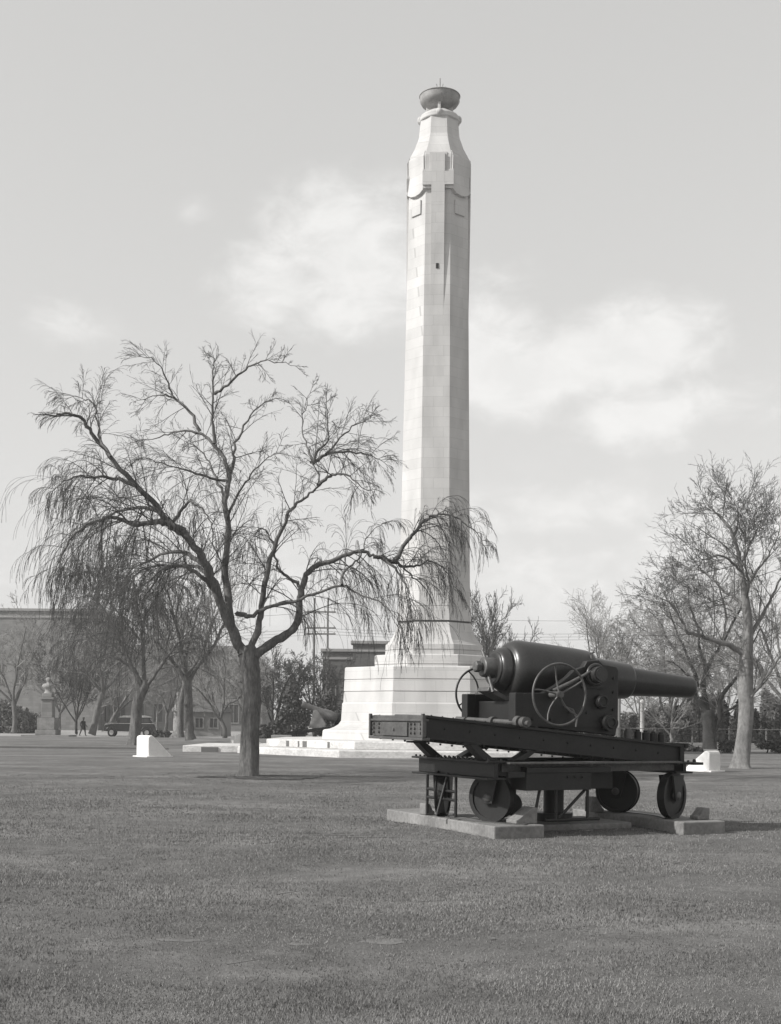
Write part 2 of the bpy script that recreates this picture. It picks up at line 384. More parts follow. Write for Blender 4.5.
sh = [(zy(620)+.002, 1.665), (zy(607), 1.645), (zy(606.9), 1.62), (zy(605.4), 1.62), (zy(605.3), 1.635)]
for y in range(590, 200, -30): sh.append((zy(y), 1.62-.275*((605-y)/412)))
sh.append((zy(190), 1.345)); octa(m, sh); m.build('shaft', M['portland'], mon)
# head of the column: shoulders on the diagonal faces with rounded corbels
m = MB(); octa(m, [(zy(188.5), 1.40), (zy(188), 1.43), (zy(164), 1.43), (zy(162), 1.42), (zy(150), 1.12), (zy(142), .98), (zy(139), .93), (zy(124), .86), (zy(122), .84)]); m.build('head', M['portland'], mon, .01)
for k in range(4):
    ang = R(45+90*k); m = MB(); hw_ = .585
    Mx = Matrix.Rotation(ang, 4, 'Z')
    # corbelled slab with scalloped foot: outline in (y,z) extruded radially
    poly = [(-hw_, zy(190)), (-hw_*.86, zy(193.5)), (-hw_*.5, zy(196)), (0, zy(197)), (hw_*.5, zy(196)), (hw_*.86, zy(193.5)), (hw_, zy(190)), (hw_*.93, zy(164)), (hw_*.86, zy(158)), (-hw_*.86, zy(158)), (-hw_*.93, zy(164))]
    n = len(poly); inn = []; out = []
    for (yy, zz) in poly:
        top = max(0, (zz-zy(164))/(zy(158)-zy(164))); bot = max(0, (zy(190)-zz)/(zy(190)-zy(197)))
        inn.append(Mx @ Vector((1.2, yy, zz-(.06 if zz < zy(189) else 0)))); out.append(Mx @ Vector((1.49-.14*top, yy, zz)))
    m.add(inn+out, [tuple(range(n-1, -1, -1)), tuple(range(n, 2*n))] + [(i, (i+1) % n, (i+1) % n+n, i+n) for i in range(n)])
    m.build('shoulder', M['portland'], mon)
    m = MB(); m.box(1.36, 1.425, -.30, .30, zy(215), zy(201), Mx); m.build('tablet', M['portland'], mon, .015)
zc = lambda y: H + (718.4-y)*58.45/F
for k in range(4):
    Mx = Matrix.Rotation(R(-90*k), 4, 'Z')
    m = MB()   # backing panel, then cross with its stem running down the shaft
    m.box(-.70, .70, -1.455, -.9, zc(187.0), zc(168), Mx); m.box(-.40, .40, -1.45, -.7, zc(168)+.002, zc(150.5), Mx)
    m.build('cross_backing', M['portland'], mon, .01)
    m = MB(); pr = 1.53 if k % 2 == 0 else 1.465; z0, z1, z2, z3 = zc(315), zc(184), zc(170.5), zc(152.5)
    m.box(-.30, .30, -pr, -1.0, z1-.9, z3, Mx); m.box(-.70, -.302, -pr+.004, -1.2, z1, z2, Mx); m.box(.302, .70, -pr+.004, -1.2, z1, z2, Mx)
    pts = [Vector(p) for p in ((-.30, -1.415, z0), (.30, -1.415, z0), (.30, -1.0, z0), (-.30, -1.0, z0), (-.30, -pr+.002, z1-.902), (.30, -pr+.002, z1-.902), (.30, -1.0, z1-.902), (-.30, -1.0, z1-.902))]
    m.hexa([Mx @ p for p in pts]); m.build('cross', M['portland'], mon)
m = MB(); m.box(-.06, .06, -1.49, -1.30, zc(267.5), zc(262.5)); m.build('slot_window', M['slot'], mon)
m = MB(); m.lathe([(zy(124), .80), (zy(123), .93), (zy(121.5), .95), (zy(120), .90), (zy(119), .92), (zy(117), .88), (zy(115.5), .70), (zy(113), .60), (zy(111.5), .45)], n=32); m.build('cap_moulding', M['portland'], mon)
for k in range(4):
    a = R(45+90*k-45); m = MB(); c = Vector((.86*math.cos(a), .86*math.sin(a), zy(119.5))); m.lathe([(-.12, .10), (-.1, .16), (.1, .16), (.12, .10)], c, (math.cos(a+1.57), math.sin(a+1.57), 0), 14); m.build('scroll', M['portland'], mon)
zb = zy(112)
m = MB(); m.lathe([(zb, .34), (zb+.10, .30), (zb+.16, .36), (zb+.24, .62), (zb+.36, .82), (zb+.52, .92), (zb+.66, .90), (zb+.72, .93), (zb+.75, .92), (zb+.70, .84), (zb+.58, .78)], n=40)
bowl = m.build('bowl', M['bronze'], mon)
m = MB(); m.ring((0, 0, zb+.74), (0,0,1), .93, .025, 40, 6); m.build('rim', M['bronze'], bowl)
m = MB(); m.cyl((0,0,zb+.5), (0,0,zb+1.6), .03, 6); m.build('spike', M['bronze'], bowl)
for k in range(5):
    a = k*1.26+.3; m = MB(); m.cyl((0,0,zb+.7), (.26*math.cos(a), .26*math.sin(a), zb+1.25), .02, 4); m.build('spike', M['bronze'], bowl)
for k in range(4):
    a = R(-90+90*k); m = MB(); m.box(.3, .62, -.07, .07, zy(113.5), zb+.30, Matrix.Rotation(a, 4, 'Z')); m.build('bowl_bracket', M['portland'], mon, .02)

# ---------------------------------------------------------------- big gun on its traversing carriage
def heavy_gun(loc, rz, name, label, full=True):
    g = thing(name, label, 'cannon', loc, rz, None)
    # axis: z = 2.268 - .0615 u
    ax = Vector((1, 0, -.0615)).normalized(); O = Vector((0, 0, 2.268))
    m = MB(); m.lathe([(-1.10, .20), (-1.095, .255), (-1.05, .285), (-.98, .315), (-.955, .32), (-.95, .30), (-.925, .30), (-.92, .34), (-.885, .385), (-.84, .415), (-.78, .432), (-.70, .438), (-.3, .43), (.2, .412), (.40, .400), (.455, .39), (.49, .365), (.505, .33), (.506, .315)], O, ax, 64)
    jk = m.build('breech_jacket', M['barrel'], g)
    m = MB(); m.lathe([(.50, .312), (1.18, .272), (1.215, .262), (1.225, .225)], O, ax, 56, False); m.build('hoop', M['barrel'], g)
    m = MB(); m.lathe([(1.21, .222), (2.28, .168), (2.36, .165), (2.42, .162), (2.435, .15), (2.435, .09), (2.2, .088)], O, ax, 48, False); ch = m.build('chase', M['barrel'], g)
    m = MB(); m.lathe([(-1.12, .20), (-1.118, .245), (-1.10, .25)], O, ax, 48, True); m.ring(O+ax*-1.10, ax, .235, .02, 48, 8)
    m.build('breech_ring', M['barrel'], jk)
    m = MB(); m.lathe([(-1.30, .12), (-1.29, .14), (-1.12, .15)], O+Vector((0,.0,0)), ax, 20); m.lathe([(-1.42, .05), (-1.41, .085), (-1.33, .085), (-1.32, .05), (-1.30, .05)], O, ax, 6, True, False)
    m.cyl(O+ax*-1.22+Vector((0,-.05,-.1)), O+ax*-1.22+Vector((0,-.2,-.36)), .028, 8); m.cyl(O+ax*-1.20+Vector((0,.05,.1)), O+ax*-1.2+Vector((0,.16,.25)), .028, 8)
    m.box(-1.26, -1.09, .14, .27, 2.28, 2.42); m.build('breech_block', M['worn'], g, .01)
    m = MB()
    arc = [(-1.16+.1*math.sin(t), 1.93+.40-.40*math.cos(t)) for t in [0, .3, .6]]
    m.prism([(-1.28, 2.0), (-.98, 1.86), (-.80, 1.86), (-.80, 1.93), (-.97, 1.93), (-1.26, 2.06)], 'y', -.16, .16); m.build('loading_tray', M['worn'], g, .01)
    m = MB(); m.cyl((.09,-.98,2.245), (.09,.98,2.245), .115, 28); m.ring((.09,-.845,2.245), (0,1,0), .135, .03, 28, 8); m.ring((.09,.845,2.245), (0,1,0), .135, .03, 28, 8)
    m.cyl((.09,-1.0,2.245), (.09,-.98,2.245), .09, 20); m.build('trunnion', M['barrel'], g)
    m = MB(); m.cyl((.38,-.30,2.48), (.38,-.30,2.58), .02, 8); m.cyl((.35,-.30,2.575), (.43,-.30,2.60), .012, 6); m.build('sight', M['worn'], g)
    # slide slopes: top z
    st = lambda u: 1.644-(u+2.63)*.0931
    for s in (-1, 1):
        y0, y1 = (s*.64, s*.76)
        ya, yb = min(y0, y1), max(y0, y1)
        m = MB()
        m.prism([(-1.12, st(-1.12)+.02), (-1.12, 1.95), (-.98, 1.97), (-.72, 1.975), (-.50, 2.09), (-.32, 2.21), (-.22, 2.30), (-.05, 2.36), (.0, 2.44), (.2, 2.46), (.27, 2.40), (.50, 2.37), (.54, 2.32), (.54, 1.62), (.50, st(.5)+.02)], 'y', ya, yb)
        ck = m.build('cheek', M['carriage'], g, .012)
        m = MB(); o_ = s*.765
        m.box(-1.20, -1.05, s*.70-.09, s*.70+.09, 1.52, 1.97)                 # rear end buffer casting
        m.build('end_casting', M['carriage'], ck, .015)
        m = MB(); yy = s*.762; e = s*.05
        m.cyl((.22, yy, 1.86), (.22, yy+e*1.8, 1.86), .10, 20); m.ring((.22, yy+e*1.8, 1.86), (0,1,0), .075, .02, 20, 6)
        m.cyl((.34, yy, 1.56), (.34, yy+e*2.4, 1.56), .12, 22); m.ring((.34, yy+e*2.5, 1.56), (0,1,0), .07, .016, 20, 6)
        m.bolts([(x, yy, z) for x, z in ((-.9,1.9),(-.6,1.9),(-.9,1.6),(-.6,1.6),(-.25,2.15),(0,1.95),(0,1.7),(-.3,1.7),(.45,2.2),(.45,2.0),(.45,1.75))], .022, .02, (0, s, 0))
        m.box(-1.05, .5, min(yy, yy+e*.5), max(yy, yy+e*.5), 1.50, 1.56)
        m.box(-.1, .30, min(yy, yy+e*.7), max(yy, yy+e*.7), 2.05, 2.10)
        m.build('boss', M['carriage'], ck)
        # hand wheel
        hc = Vector((-.60, s*.98, 1.95)) if s < 0 else Vector((-.80, s*.98, 1.98))
        m = MB(); m.ring(hc, (0,1,0), .43 if s < 0 else .39, .017, 56, 8); hw_ = m.build('hand_wheel', M['worn'] if s < 0 else M['carriage'], g)
        Rr = .43 if s < 0 else .39
        for k in range(5 if s < 0 else 4):
            a = k*math.pi/(2.5 if s < 0 else 2)+.35; p = [hc+Vector((math.cos(a+.14*t*t)*Rr*t, -s*.06*math.sin(3.14*t), math.sin(a+.14*t*t)*Rr*t)) for t in (0, .25, .5, .75, 1)]
            m = MB(); m.tube(p, .014, .012, 6); m.build('spoke', M['worn'] if s < 0 else M['carriage'], hw_)
        m = MB(); m.cyl(hc-Vector((0,s*.28,0)), hc+Vector((0,s*.05,0)), .045, 14); m.build('hub', M['worn'], hw_)
    # lever on the near side, curved bright bar by the wheel
    m = MB(); m.tube([Vector(p) for p in ((-.62,-.84,2.0), (-.35,-.86,2.12), (-.1,-.86,2.24), (.0,-.86,2.30))], .03, .02, 8)
    m.tube([Vector(p) for p in ((-.40,-.80,1.78), (-.30,-.86,1.74), (-.24,-.88,1.62), (-.26,-.88,1.50))], .018, .014, 8); m.build('elevating_lever', M['worn'], g)
    m = MB(); m.box(-.95, .50, -.64, .64, 1.42, 1.56); m.box(-1.0, -.9, -.64, .64, 1.5, 1.86); m.box(.40, .50, -.64, .64, 1.5, 1.95); m.build('carriage_bed', M['carriage'], g, .01)
    m = MB(); m.cyl((-1.17, -1.12, 1.545), (-1.17, .98, 1.60), .036, 12); 
    for y in (-1.0, -.12, .7): m.cyl((-1.17, y-.05, 1.56), (-1.17, y+.05, 1.56), .075, 14)
    m.cyl((-1.17,-.90,1.56), (-1.17,-.80,1.565), .085, 14); m.build('eccentric_shaft', M['worn'], g)
    # slide: two girders, end transoms
    def girder(y, wd):
        m = MB(); a, b = -2.62, 1.60; h = .30
        za, zb = st(a), st(b)
        def bar(y0, y1, o0, o1, a=a, b=b):
            m.hexa([Vector(p) for p in ((a,y0,st(a)+o0),(b,y0,st(b)+o0),(b,y1,st(b)+o0),(a,y1,st(a)+o0),(a,y0,st(a)+o1),(b,y0,st(b)+o1),(b,y1,st(b)+o1),(a,y1,st(a)+o1))])
        bar(y-wd/2, y+wd/2, -.035, 0); bar(y-.03, y+.03, -.275, -.036); bar(y-wd/2, y+wd/2, -.31, -.276)
        s = 1 if y > 0 else -1
        for i in range(22):
            u = a+.1+i*.195; m.bolts([(u, y+s*wd*.32, st(u)-.315)], .018, -.028); 
            if i % 2: m.bolts([(u, y+s*.032, st(u)-.16)], .016, .016, (0, s, 0))
        for i in range(26):
            u = a+.08+i*.165; m.bolts([(u, y+s*wd*.32, st(u))], .012, .012)
        return m.build('slide_girder', M['carriage'], g)
    girder(-.82, .17); girder(.74, .17)
    m = MB(); zt = st(-2.62)
    m.box(-2.66, -2.625, -.90, .80, zt-.30, zt-.004); m.box(-2.70, -2.58, -.92, .83, zt-.34, zt-.302); m.box(-2.69, -2.60, -.92, .83, zt-.085, zt-.055)
    m.box(-2.70, -2.66, -.93, -.88, zt-.30, zt+.02); m.box(-2.70, -2.66, .78, .83, zt-.30, zt+.02); m.box(-2.685, -2.66, -.42, .40, zt-.29, zt-.10)
    m.bolts([(-2.66, y, zt-z) for y in (-.80,-.62,-.50,.42,.54,.72) for z in (.12, .18, .24)], .024, -.022, (1, 0, 0))
    m.bolts([(-2.66, 0, zt-.2)], .03, -.04, (1,0,0))
    m.build('rear_transom', M['worn'], g, .006)
    m = MB(); m.box(-2.60, -2.30, -.73, .73, zt-.10, zt-.07); m.prism([(-.45, zt-.07), (-.2, zt+.0), (.35, zt+.01), (.5, zt-.07)], 'x', -2.5, -2.3)
    m.build('rear_plate', M['worn'], g)
    m = MB(); zf = st(1.60); m.box(1.55, 1.62, -.90, .90, zf-.30, zf); m.box(1.62, 1.68, -.92, .92, zf-.05, zf+.02); m.bolts([(1.62, y, zf-.15) for y in (-.8,-.6,-.3,0,.3,.6,.8)], .024, .022, (1,0,0))
    for u in (-1.7, -.2, .9): m.box(u-.05, u+.05, -.74, .74, st(u)-.26, st(u)-.06)
    m.build('front_transom', M['carriage'], g, .006)
    for i, u in enumerate((.82, 1.0, 1.14, 1.28, 1.42)):
        m = MB(); z = st(u); m.cyl((u, -.60, z), (u, -.60, z+.13), .055, 14); m.cyl((u, -.60, z+.131), (u, -.60, z+.16), .035, 10); m.build('buffer', M['worn'] if i == 0 else M['carriage'], g)
    # lower frame: rear and front cross beams over the wheels, side plates
    for u0 in (-1.62, 1.55):
        m = MB(); sgn = -1 if u0 < 0 else 1; ya, yb = (-1.02, 1.30) if u0 < 0 else (-1.0, 1.0)
        z0 = .80 if u0 < 0 else .86; z1 = 1.0 if u0 < 0 else .965
        m.box(u0-.03, u0+.03, ya, yb, z0, z1); m.box(u0-.15, u0+.15, ya-.01, yb+.01, z1+.001, z1+.03); m.box(u0-.15, u0+.15, ya, yb, z0-.03, z0-.001)
        m.bolts([(u0-.1, ya+.05+i*(yb-ya-.1)/16, z1+.03) for i in range(17)], .022, .028); m.bolts([(u0+.1, ya+.05+i*(yb-ya-.1)/16, z1+.03) for i in range(17)], .022, .028)
        if u0 > 0: m.box(u0+.12, u0+.30, ya-.05, yb+.05, z1-.01, z1+.028); m.bolts([(u0+.25, y, z1+.03) for y in (-.9, -.6, .6, .9)], .03, .04)
        m.build('cross_beam', M['carriage'], g, .006)
    for s in (-1, 1):
        m = MB(); m.box(-1.46, 1.42, s*.95-.16, s*.95+.16, .985, 1.012); m.box(-1.46, 1.45, s*.86-.03, s*.86+.03, .87, .984); m.bolts([(-1.35+i*.25, s*1.05, .985) for i in range(12)], .02, -.02)
        m.build('side_beam', M['worn'] if s < 0 else M['carriage'], g, .005)
    # struts that carry the slide's rear
    for (y, ub, ut) in ((-.82, -1.66, -1.95), (.74, -1.66, -1.95), (-.82, -1.2, -.95), (.74, -1.2, -.95)):
        m = MB(); zb, zt_ = 1.03, st(ut)-.31; wd = .10
        m.hexa([Vector(p) for p in ((ub-.09,y-wd,zb),(ub+.09,y-wd,zb),(ub+.09,y+wd,zb),(ub-.09,y+wd,zb),(ut-.06,y-wd,zt_),(ut+.06,y-wd,zt_),(ut+.06,y+wd,zt_),(ut-.06,y+wd,zt_))])
        m.box(ut-.14, ut+.14, y-wd, y+wd, zt_-.03, zt_); m.build('strut', M['carriage'], g, .006)
    # central pivot block, hanging box and stand bars
    m = MB(); m.cyl((0,.1,.10), (0,.1,.98), .15, 28); m.cyl((0,.1,.10), (0,.1,.22), .28, 28); m.box(-.85, .60, -.55, .75, .60, .95); m.build('pivot', M['carriage'], g, .01)
    m = MB(); m.box(-1.16, -.10, -1.04, -.60, .62, .94); m.box(-1.16, .22, -1.06, -1.02, .86, .94); m.box(-1.45, -1.18, -1.05, -.98, .80, .88); m.bolts([(-.5+i*.12, -1.06, .80) for i in range(3)], .02, -.02, (0,1,0)); m.build('gear_box', M['carriage'], g, .01)
    for (a, b) in (((-.62,-.95,.18), (-.62,-.95,.66)), ((-.10,-.95,.18), (-.10,-.95,.66)), ((-.58,-.95,.22), (-.14,-.95,.62)), ((-.95,-.9,.2), (-.85,-.9,.66)), ((-1.9,.2,.2), (-1.72,.2,.82)), ((-1.75,-.1,.56), (-1.75,.8,.56)), ((-1.75,-.1,.44), (-1.75,.8,.44)), ((-.8,-.95,.20), (.1,-.95,.20)), ((-1.75,-.1,.2), (-1.75,-.1,.8)), ((-1.75,.8,.2), (-1.75,.8,.8))):
        m = MB(); m.cyl(a, b, .022, 8); m.build('stay_bar', M['carriage'], g)
    for (u, y) in ((-1.10, -.25), (-.75, .1)):
        m = MB(); c = Vector((u, y, .36)); m.lathe([(-.08, .08), (-.07, .17), (.07, .17), (.08, .08)], c, (.3, 1, 0), 20); m.box(u-.04, u+.04, y-.12, y+.12, .36, .72); m.build('guide_roller', M['carriage'], g, .01)
    # wheels: tangential to the racer
    r = .33
    ow = Vector((2.48, 19.25)); ca, sa = math.cos(rz), math.sin(rz)
    specs = ((-1.56, .66, 167, 'a'), (-1.36, -.45, 232, 'b'), (1.40, .48, 68, 'c'), (1.51, -.74, -40, 'd'))
    for (u, y, ang, _) in specs:
        n = Vector((math.cos(R(ang)), math.sin(R(ang)), 0)); n = Vector((n.x*ca+n.y*sa, -n.x*sa+n.y*ca, 0))
        c = Vector((u, y, .166+r)); q = n.cross(Vector((0,0,1)))
        wt = None; m = MB()
        m.lathe([(-.068, r-.045), (-.068, r-.012), (-.06, r), (.045, r), (.05, r+.018), (.068, r+.018), (.068, r-.045)], c, n, 48, False, False)
        m.lathe([(-.055, .05), (-.045, .12), (-.045, r-.045)], c, n, 48, False, False); m.lathe([(.045, r-.045), (.045, .12), (.055, .05)], c, n, 48, False, False)
        m.lathe([(-.068, r-.045), (-.045, r-.045)], c, n, 48, False); m.lathe([(.045, r-.045), (.068, r-.045)], c, n, 48, False)
        wt = m.build('wheel', M['carriage'], g)
        m = MB(); m.lathe([(-.13, .01), (-.13, .06), (.13, .06), (.13, .01)], c, n, 20); m.build('hub', M['worn'], wt)
        m = MB(); zt_ = .80
        for k in (-1, 1):
            cc = c+n*.105*k; hx = q*.17; lx = q*.075; t_ = n*.016
            top = Vector((0,0,zt_-cc.z)); bot = Vector((0,0,-.08))
            pts = [cc-lx+bot-t_, cc+lx+bot-t_, cc+lx+bot+t_, cc-lx+bot+t_, cc-hx+top-t_, cc+hx+top-t_, cc+hx+top+t_, cc-hx+top+t_]
            m.hexa(pts)
        m.build('axle_bracket', M['carriage'], g, .004)
    return g
GL, GR = (2.48, 19.25, 0), R(25)
gun = heavy_gun(GL, GR, 'coastal_gun', 'massive dark iron coastal gun on wheeled traversing carriage in the foreground')

# slabs the wheels stand on, with racer rail, chocks
def slab(name, label, u0, u1, y0, y1, cut=0):
    m = MB(); nu = 6
    m.hexa([Vector(p) for p in ((u0,y0,-.12),(u1,y0,-.12),(u1,y1,-.12),(u0,y1,-.12),(u0,y0,.16),(u1,y0,.16),(u1,y1,.16),(u0,y1,.16))])
    o = m.build(name, M['concrete'], None, .018, GL); o.rotation_euler = (0,0,GR); return tag(o, label, 'slab', 'concrete slabs under the gun wheels')
slab('concrete_slab', 'pale sunlit concrete slab under the rear wheels below the gun breech', -1.74, -.95, -1.19, 2.25)
slab('concrete_slab', 'shadowed concrete slab under the front wheels below the gun muzzle', 1.20, 1.95, -1.43, 1.42)
m = MB(); m.box(-.95, .95, -.55, .75, -.1, .10); o = m.build('pivot_slab', M['concrete'], None, .02, GL); o.rotation_euler = (0,0,GR); tag(o, 'low dark middle slab under the pivot between the two wheel slabs', 'slab')
def chock(label, u, y, rz, big=False, w_=.22, l=.34, h=.22):
    m = MB(); m.prism([(-l/2, .163), (l/2, .163), (l/2, .163+h), (l/2-.08, .163+h), (-l/2+.03, .163+.06), (-l/2, .163+.05)], 'y', -w_/2, w_/2)
    o = m.build('wheel_chock', M['concrete'], None, .012); o.rotation_euler = (0,0,GR+rz)
    ca, sa = math.cos(GR), math.sin(GR); o.location = (GL[0]+u*ca-y*sa, GL[1]+u*sa+y*ca, 0)
    return tag(o, label, 'chock', 'concrete wedges at the gun wheels')
chock('concrete wedge at the right of the near rear wheel', -1.12, -.86, R(0), l=.34, w_=.28)
chock('small pale concrete wedge at the far rear wheel', -1.66, .98, R(180), l=.16, w_=.2, h=.17)
chock('concrete block against the right of the near front wheel', 1.78, -1.06, R(-5), l=.2, h=.17)
chock('pale lit concrete wedge at the left of the disc-like far front wheel', 1.14, .72, R(180), l=.22, h=.24)
# shallow racer rails let into the slabs
for (nm, c0, lo, hi) in (('rear', math.pi, -.75, .75), ('front', 0, -.6, .6)):
    m = MB(); pts = []
    for i in range(18):
        a = c0+(lo+(hi-lo)*i/17)
        pts.append((a, Vector((1.62*math.cos(a), 1.62*math.sin(a), 0))))
    vs = []; fs = []
    for a, p in pts:
        e = Vector((math.cos(a), math.sin(a), 0)); 
        for q, z in ((-.07, .161), (.07, .161), (.07, .172), (-.07, .172)): vs.append(p+e*q+Vector((0,0,z-.163)) if False else p+e*q+Vector((0,0,z)))
    for i in range(17):
        for j in range(4): fs.append((i*4+j, i*4+(j+1) % 4, (i+1)*4+(j+1) % 4, (i+1)*4+j))
    m.add(vs, fs); o = m.build('racer_rail', M['worn'], None, 0, GL); o.rotation_euler = (0,0,GR)
    tag(o, 'curved iron rail under the %s wheels of the big gun' % nm, 'rail')

# ---------------------------------------------------------------- distant gun by the memorial
def small_gun():
    b = W(318, 742, 82)
    g = thing('distant_gun', 'small distant old gun on sloping carriage left of the memorial plinth', 'cannon', (b.x, 82, .18), R(0)); m = MB(); m.box(-2.0, 1.8, -1.0, 1.1, -.3, 0); m.build('plinth', M['trim'], g, .02)
    m = MB(); m.lathe([(-.1, .12), (0, .30), (.5, .33), (.9, .30), (1.0, .24), (2.1, .17), (2.15, .21), (2.35, .20)], (1.15, .1, 1.35), Vector((-1, -.15, .42)), 24); m.build('barrel', M['concrete'], g)
    m = MB(); m.lathe([(-1.0, .25), (-.95, .38), (0, .40)], (1.15, .1, 1.35), Vector((-1, -.15, .42)), 24); m.build('breech', M['carriage'], g)
    for s in (-.5, .6):
        m = MB(); m.prism([(-.55, .75), (-.28, 1.85), (-.05, 1.9), (.5, 1.0), (.45, .75)], 'y', s-.06, s+.06); m.build('cheek', M['trim'], g, .02)
    m = MB(); m.hexa([Vector(p) for p in ((-1.9,-.6,.28),(1.5,-.6,.72),(1.5,.7,.72),(-1.9,.7,.28),(-1.9,-.6,.5),(1.5,-.6,.95),(1.5,.7,.95),(-1.9,.7,.5))]); m.build('slide', M['carriage'], g, .02)
    for x, y in ((-1.6,-.6), (-1.0,-.7), (1.3,-.6), (1.3,.6), (-1.6,.6)):
        m = MB(); m.lathe([(-.1, .24), (.1, .24)], (x, y, .26), (0,1,0), 18); m.build('wheel', M['carriage'], g)
    m = MB(); m.ring((-1.0, -.75, .85), (0,1,0), .34, .03, 24, 6); m.cyl((-1.0,-.8,.85), (-1.0,-.2,.85), .05, 8); m.build('hand_wheel', M['carriage'], g)
small_gun()
b_ = W(283, 741, 80); m = MB(); m.box(-.6, .6, -.4, .4, 0, .5); o = m.build('stone_block', M['trim'], None, .03, (b_.x, 79, 0)); tag(o, 'low stone block left of the distant gun behind the steps', 'block')

# ---------------------------------------------------------------- whitewashed wedge blocks
def wedge(label, x, y, rz, w_, l, h, foot=True):
    m = MB(); prof = [(0, 0), (0, h-.10), (.03, h-.04), (.09, h-.01), (.16, h-.0), (.22, h-.03), (l, .08), (l, 0)]
    m.prism(prof, 'y', -w_/2, w_/2)
    t = thing('wedge_block', label, 'concrete block', (x, y, 0), rz, 'whitewashed wedge blocks round the memorial')
    m.build('block', M['whitewash'], t, .04)
    m = MB(); m.box(-.12, l+.05, -w_/2-.08, w_/2+.08, -.05, .045); m.build('foot', M['whitewash'], t, .02)
p = W(146, 757, 50); wedge('white wedge block standing alone on the lawn left of the weeping tree', p.x-.20, 50.3, R(40), .95, 1.0, .84)
p = W(229, 744, 72); wedge('small white wedge block peeping over the steps just left of the main trunk', p.x+.2, 72, R(20), 1.0, 1.7, .62)
p = W(712, 772, 41); wedge('white wedge block behind the gun front wheels near the pale trunk', p.x+.12, 41.1, R(132), .62, .95, .66)

# ---------------------------------------------------------------- bare trees
def perp(d, rg):
    v = Vector((rg.gauss(0,1), rg.gauss(0,1), rg.gauss(0,1))); v -= d*v.dot(d)
    return v.normalized() if v.length > 1e-4 else d.orthogonal().normalized()

def grow(out, rg, p, d, Ln, r, lv, P):
    """append (points, r0, r1, level); recurse to side shoots"""
    n = P['seg'][lv]; pts = [p.copy()]; d = d.normalized(); dirs = []
    for i in range(n):
        d = (d + Vector((rg.gauss(0,1), rg.gauss(0,1), rg.gauss(0,1)))*P['wig'][lv] + Vector((0,0,P['trop'][lv]))*(i+1)/n*2).normalized()
        p = p + d*Ln/n; pts.append(p.copy()); dirs.append(d.copy())
    r1 = max(P['rmin'], r*P['taper'][lv]); out.append((pts, r, r1, lv))
    if lv+1 >= len(P['seg']): return
    k = P['kids'][lv]; k = int(k)+(1 if rg.random() < k-int(k) else 0)
    kids(out, rg, pts, dirs, Ln, r, r1, lv, k, P)

def kids(out, rg, pts, dirs, Ln, r, r1, lv, k, P, t0=None):
    n = len(dirs); t0 = P['from'][lv] if t0 is None else t0
    for j in range(k):
        t = t0+(1-t0)*(j+rg.random())/k; f = min(n-1e-3, t*n); i = int(f); q = pts[i].lerp(pts[i+1], f-i); dd = dirs[i]
        a = R(rg.uniform(*P['ang'][lv])); c = (dd*math.cos(a)+perp(dd, rg)*math.sin(a))
        c.z += P['lift'][lv]; rr = max(P['rmin'], (r+(r1-r)*t)*rg.uniform(.45, .7))
        grow(out, rg, q, c, Ln*P['len'][lv]*rg.uniform(.6, 1.25)*(1-.35*t), rr, lv+1, P)

BARE = dict(seg=[6, 5, 4, 3], wig=[.16, .16, .14, .12], trop=[.06, .04, .03, .0], taper=[.35, .3, .3, .5], kids=[9, 8, 7], ang=[(25, 60), (25, 60), (25, 65)],
            lift=[.15, .1, .05], len=[.62, .5, .5], rmin=.008)
BARE['from'] = [.2, .2, .1]
def variant(**k): d = dict(BARE); d.update(k); return d
FINE = variant(seg=[6, 5, 4, 4, 3], wig=[.16, .16, .14, .13, .1], trop=[.05, .04, .02, 0, 0], taper=[.4, .35, .3, .4, .6], kids=[7, 6, 5, 4], ang=[(25, 60)]*4, lift=[.15, .1, .05, 0], len=[.62, .55, .5, .5]); FINE['from'] = [.2, .15, .1, .1]
WEEP = variant(seg=[6, 6, 6], wig=[.2, .16, .08], trop=[-.02, -.12, -.42], taper=[.35, .3, .6], kids=[10, 14], ang=[(30, 75), (20, 70)], lift=[.25, .05], len=[.6, .8]); WEEP['from'] = [.15, .1]

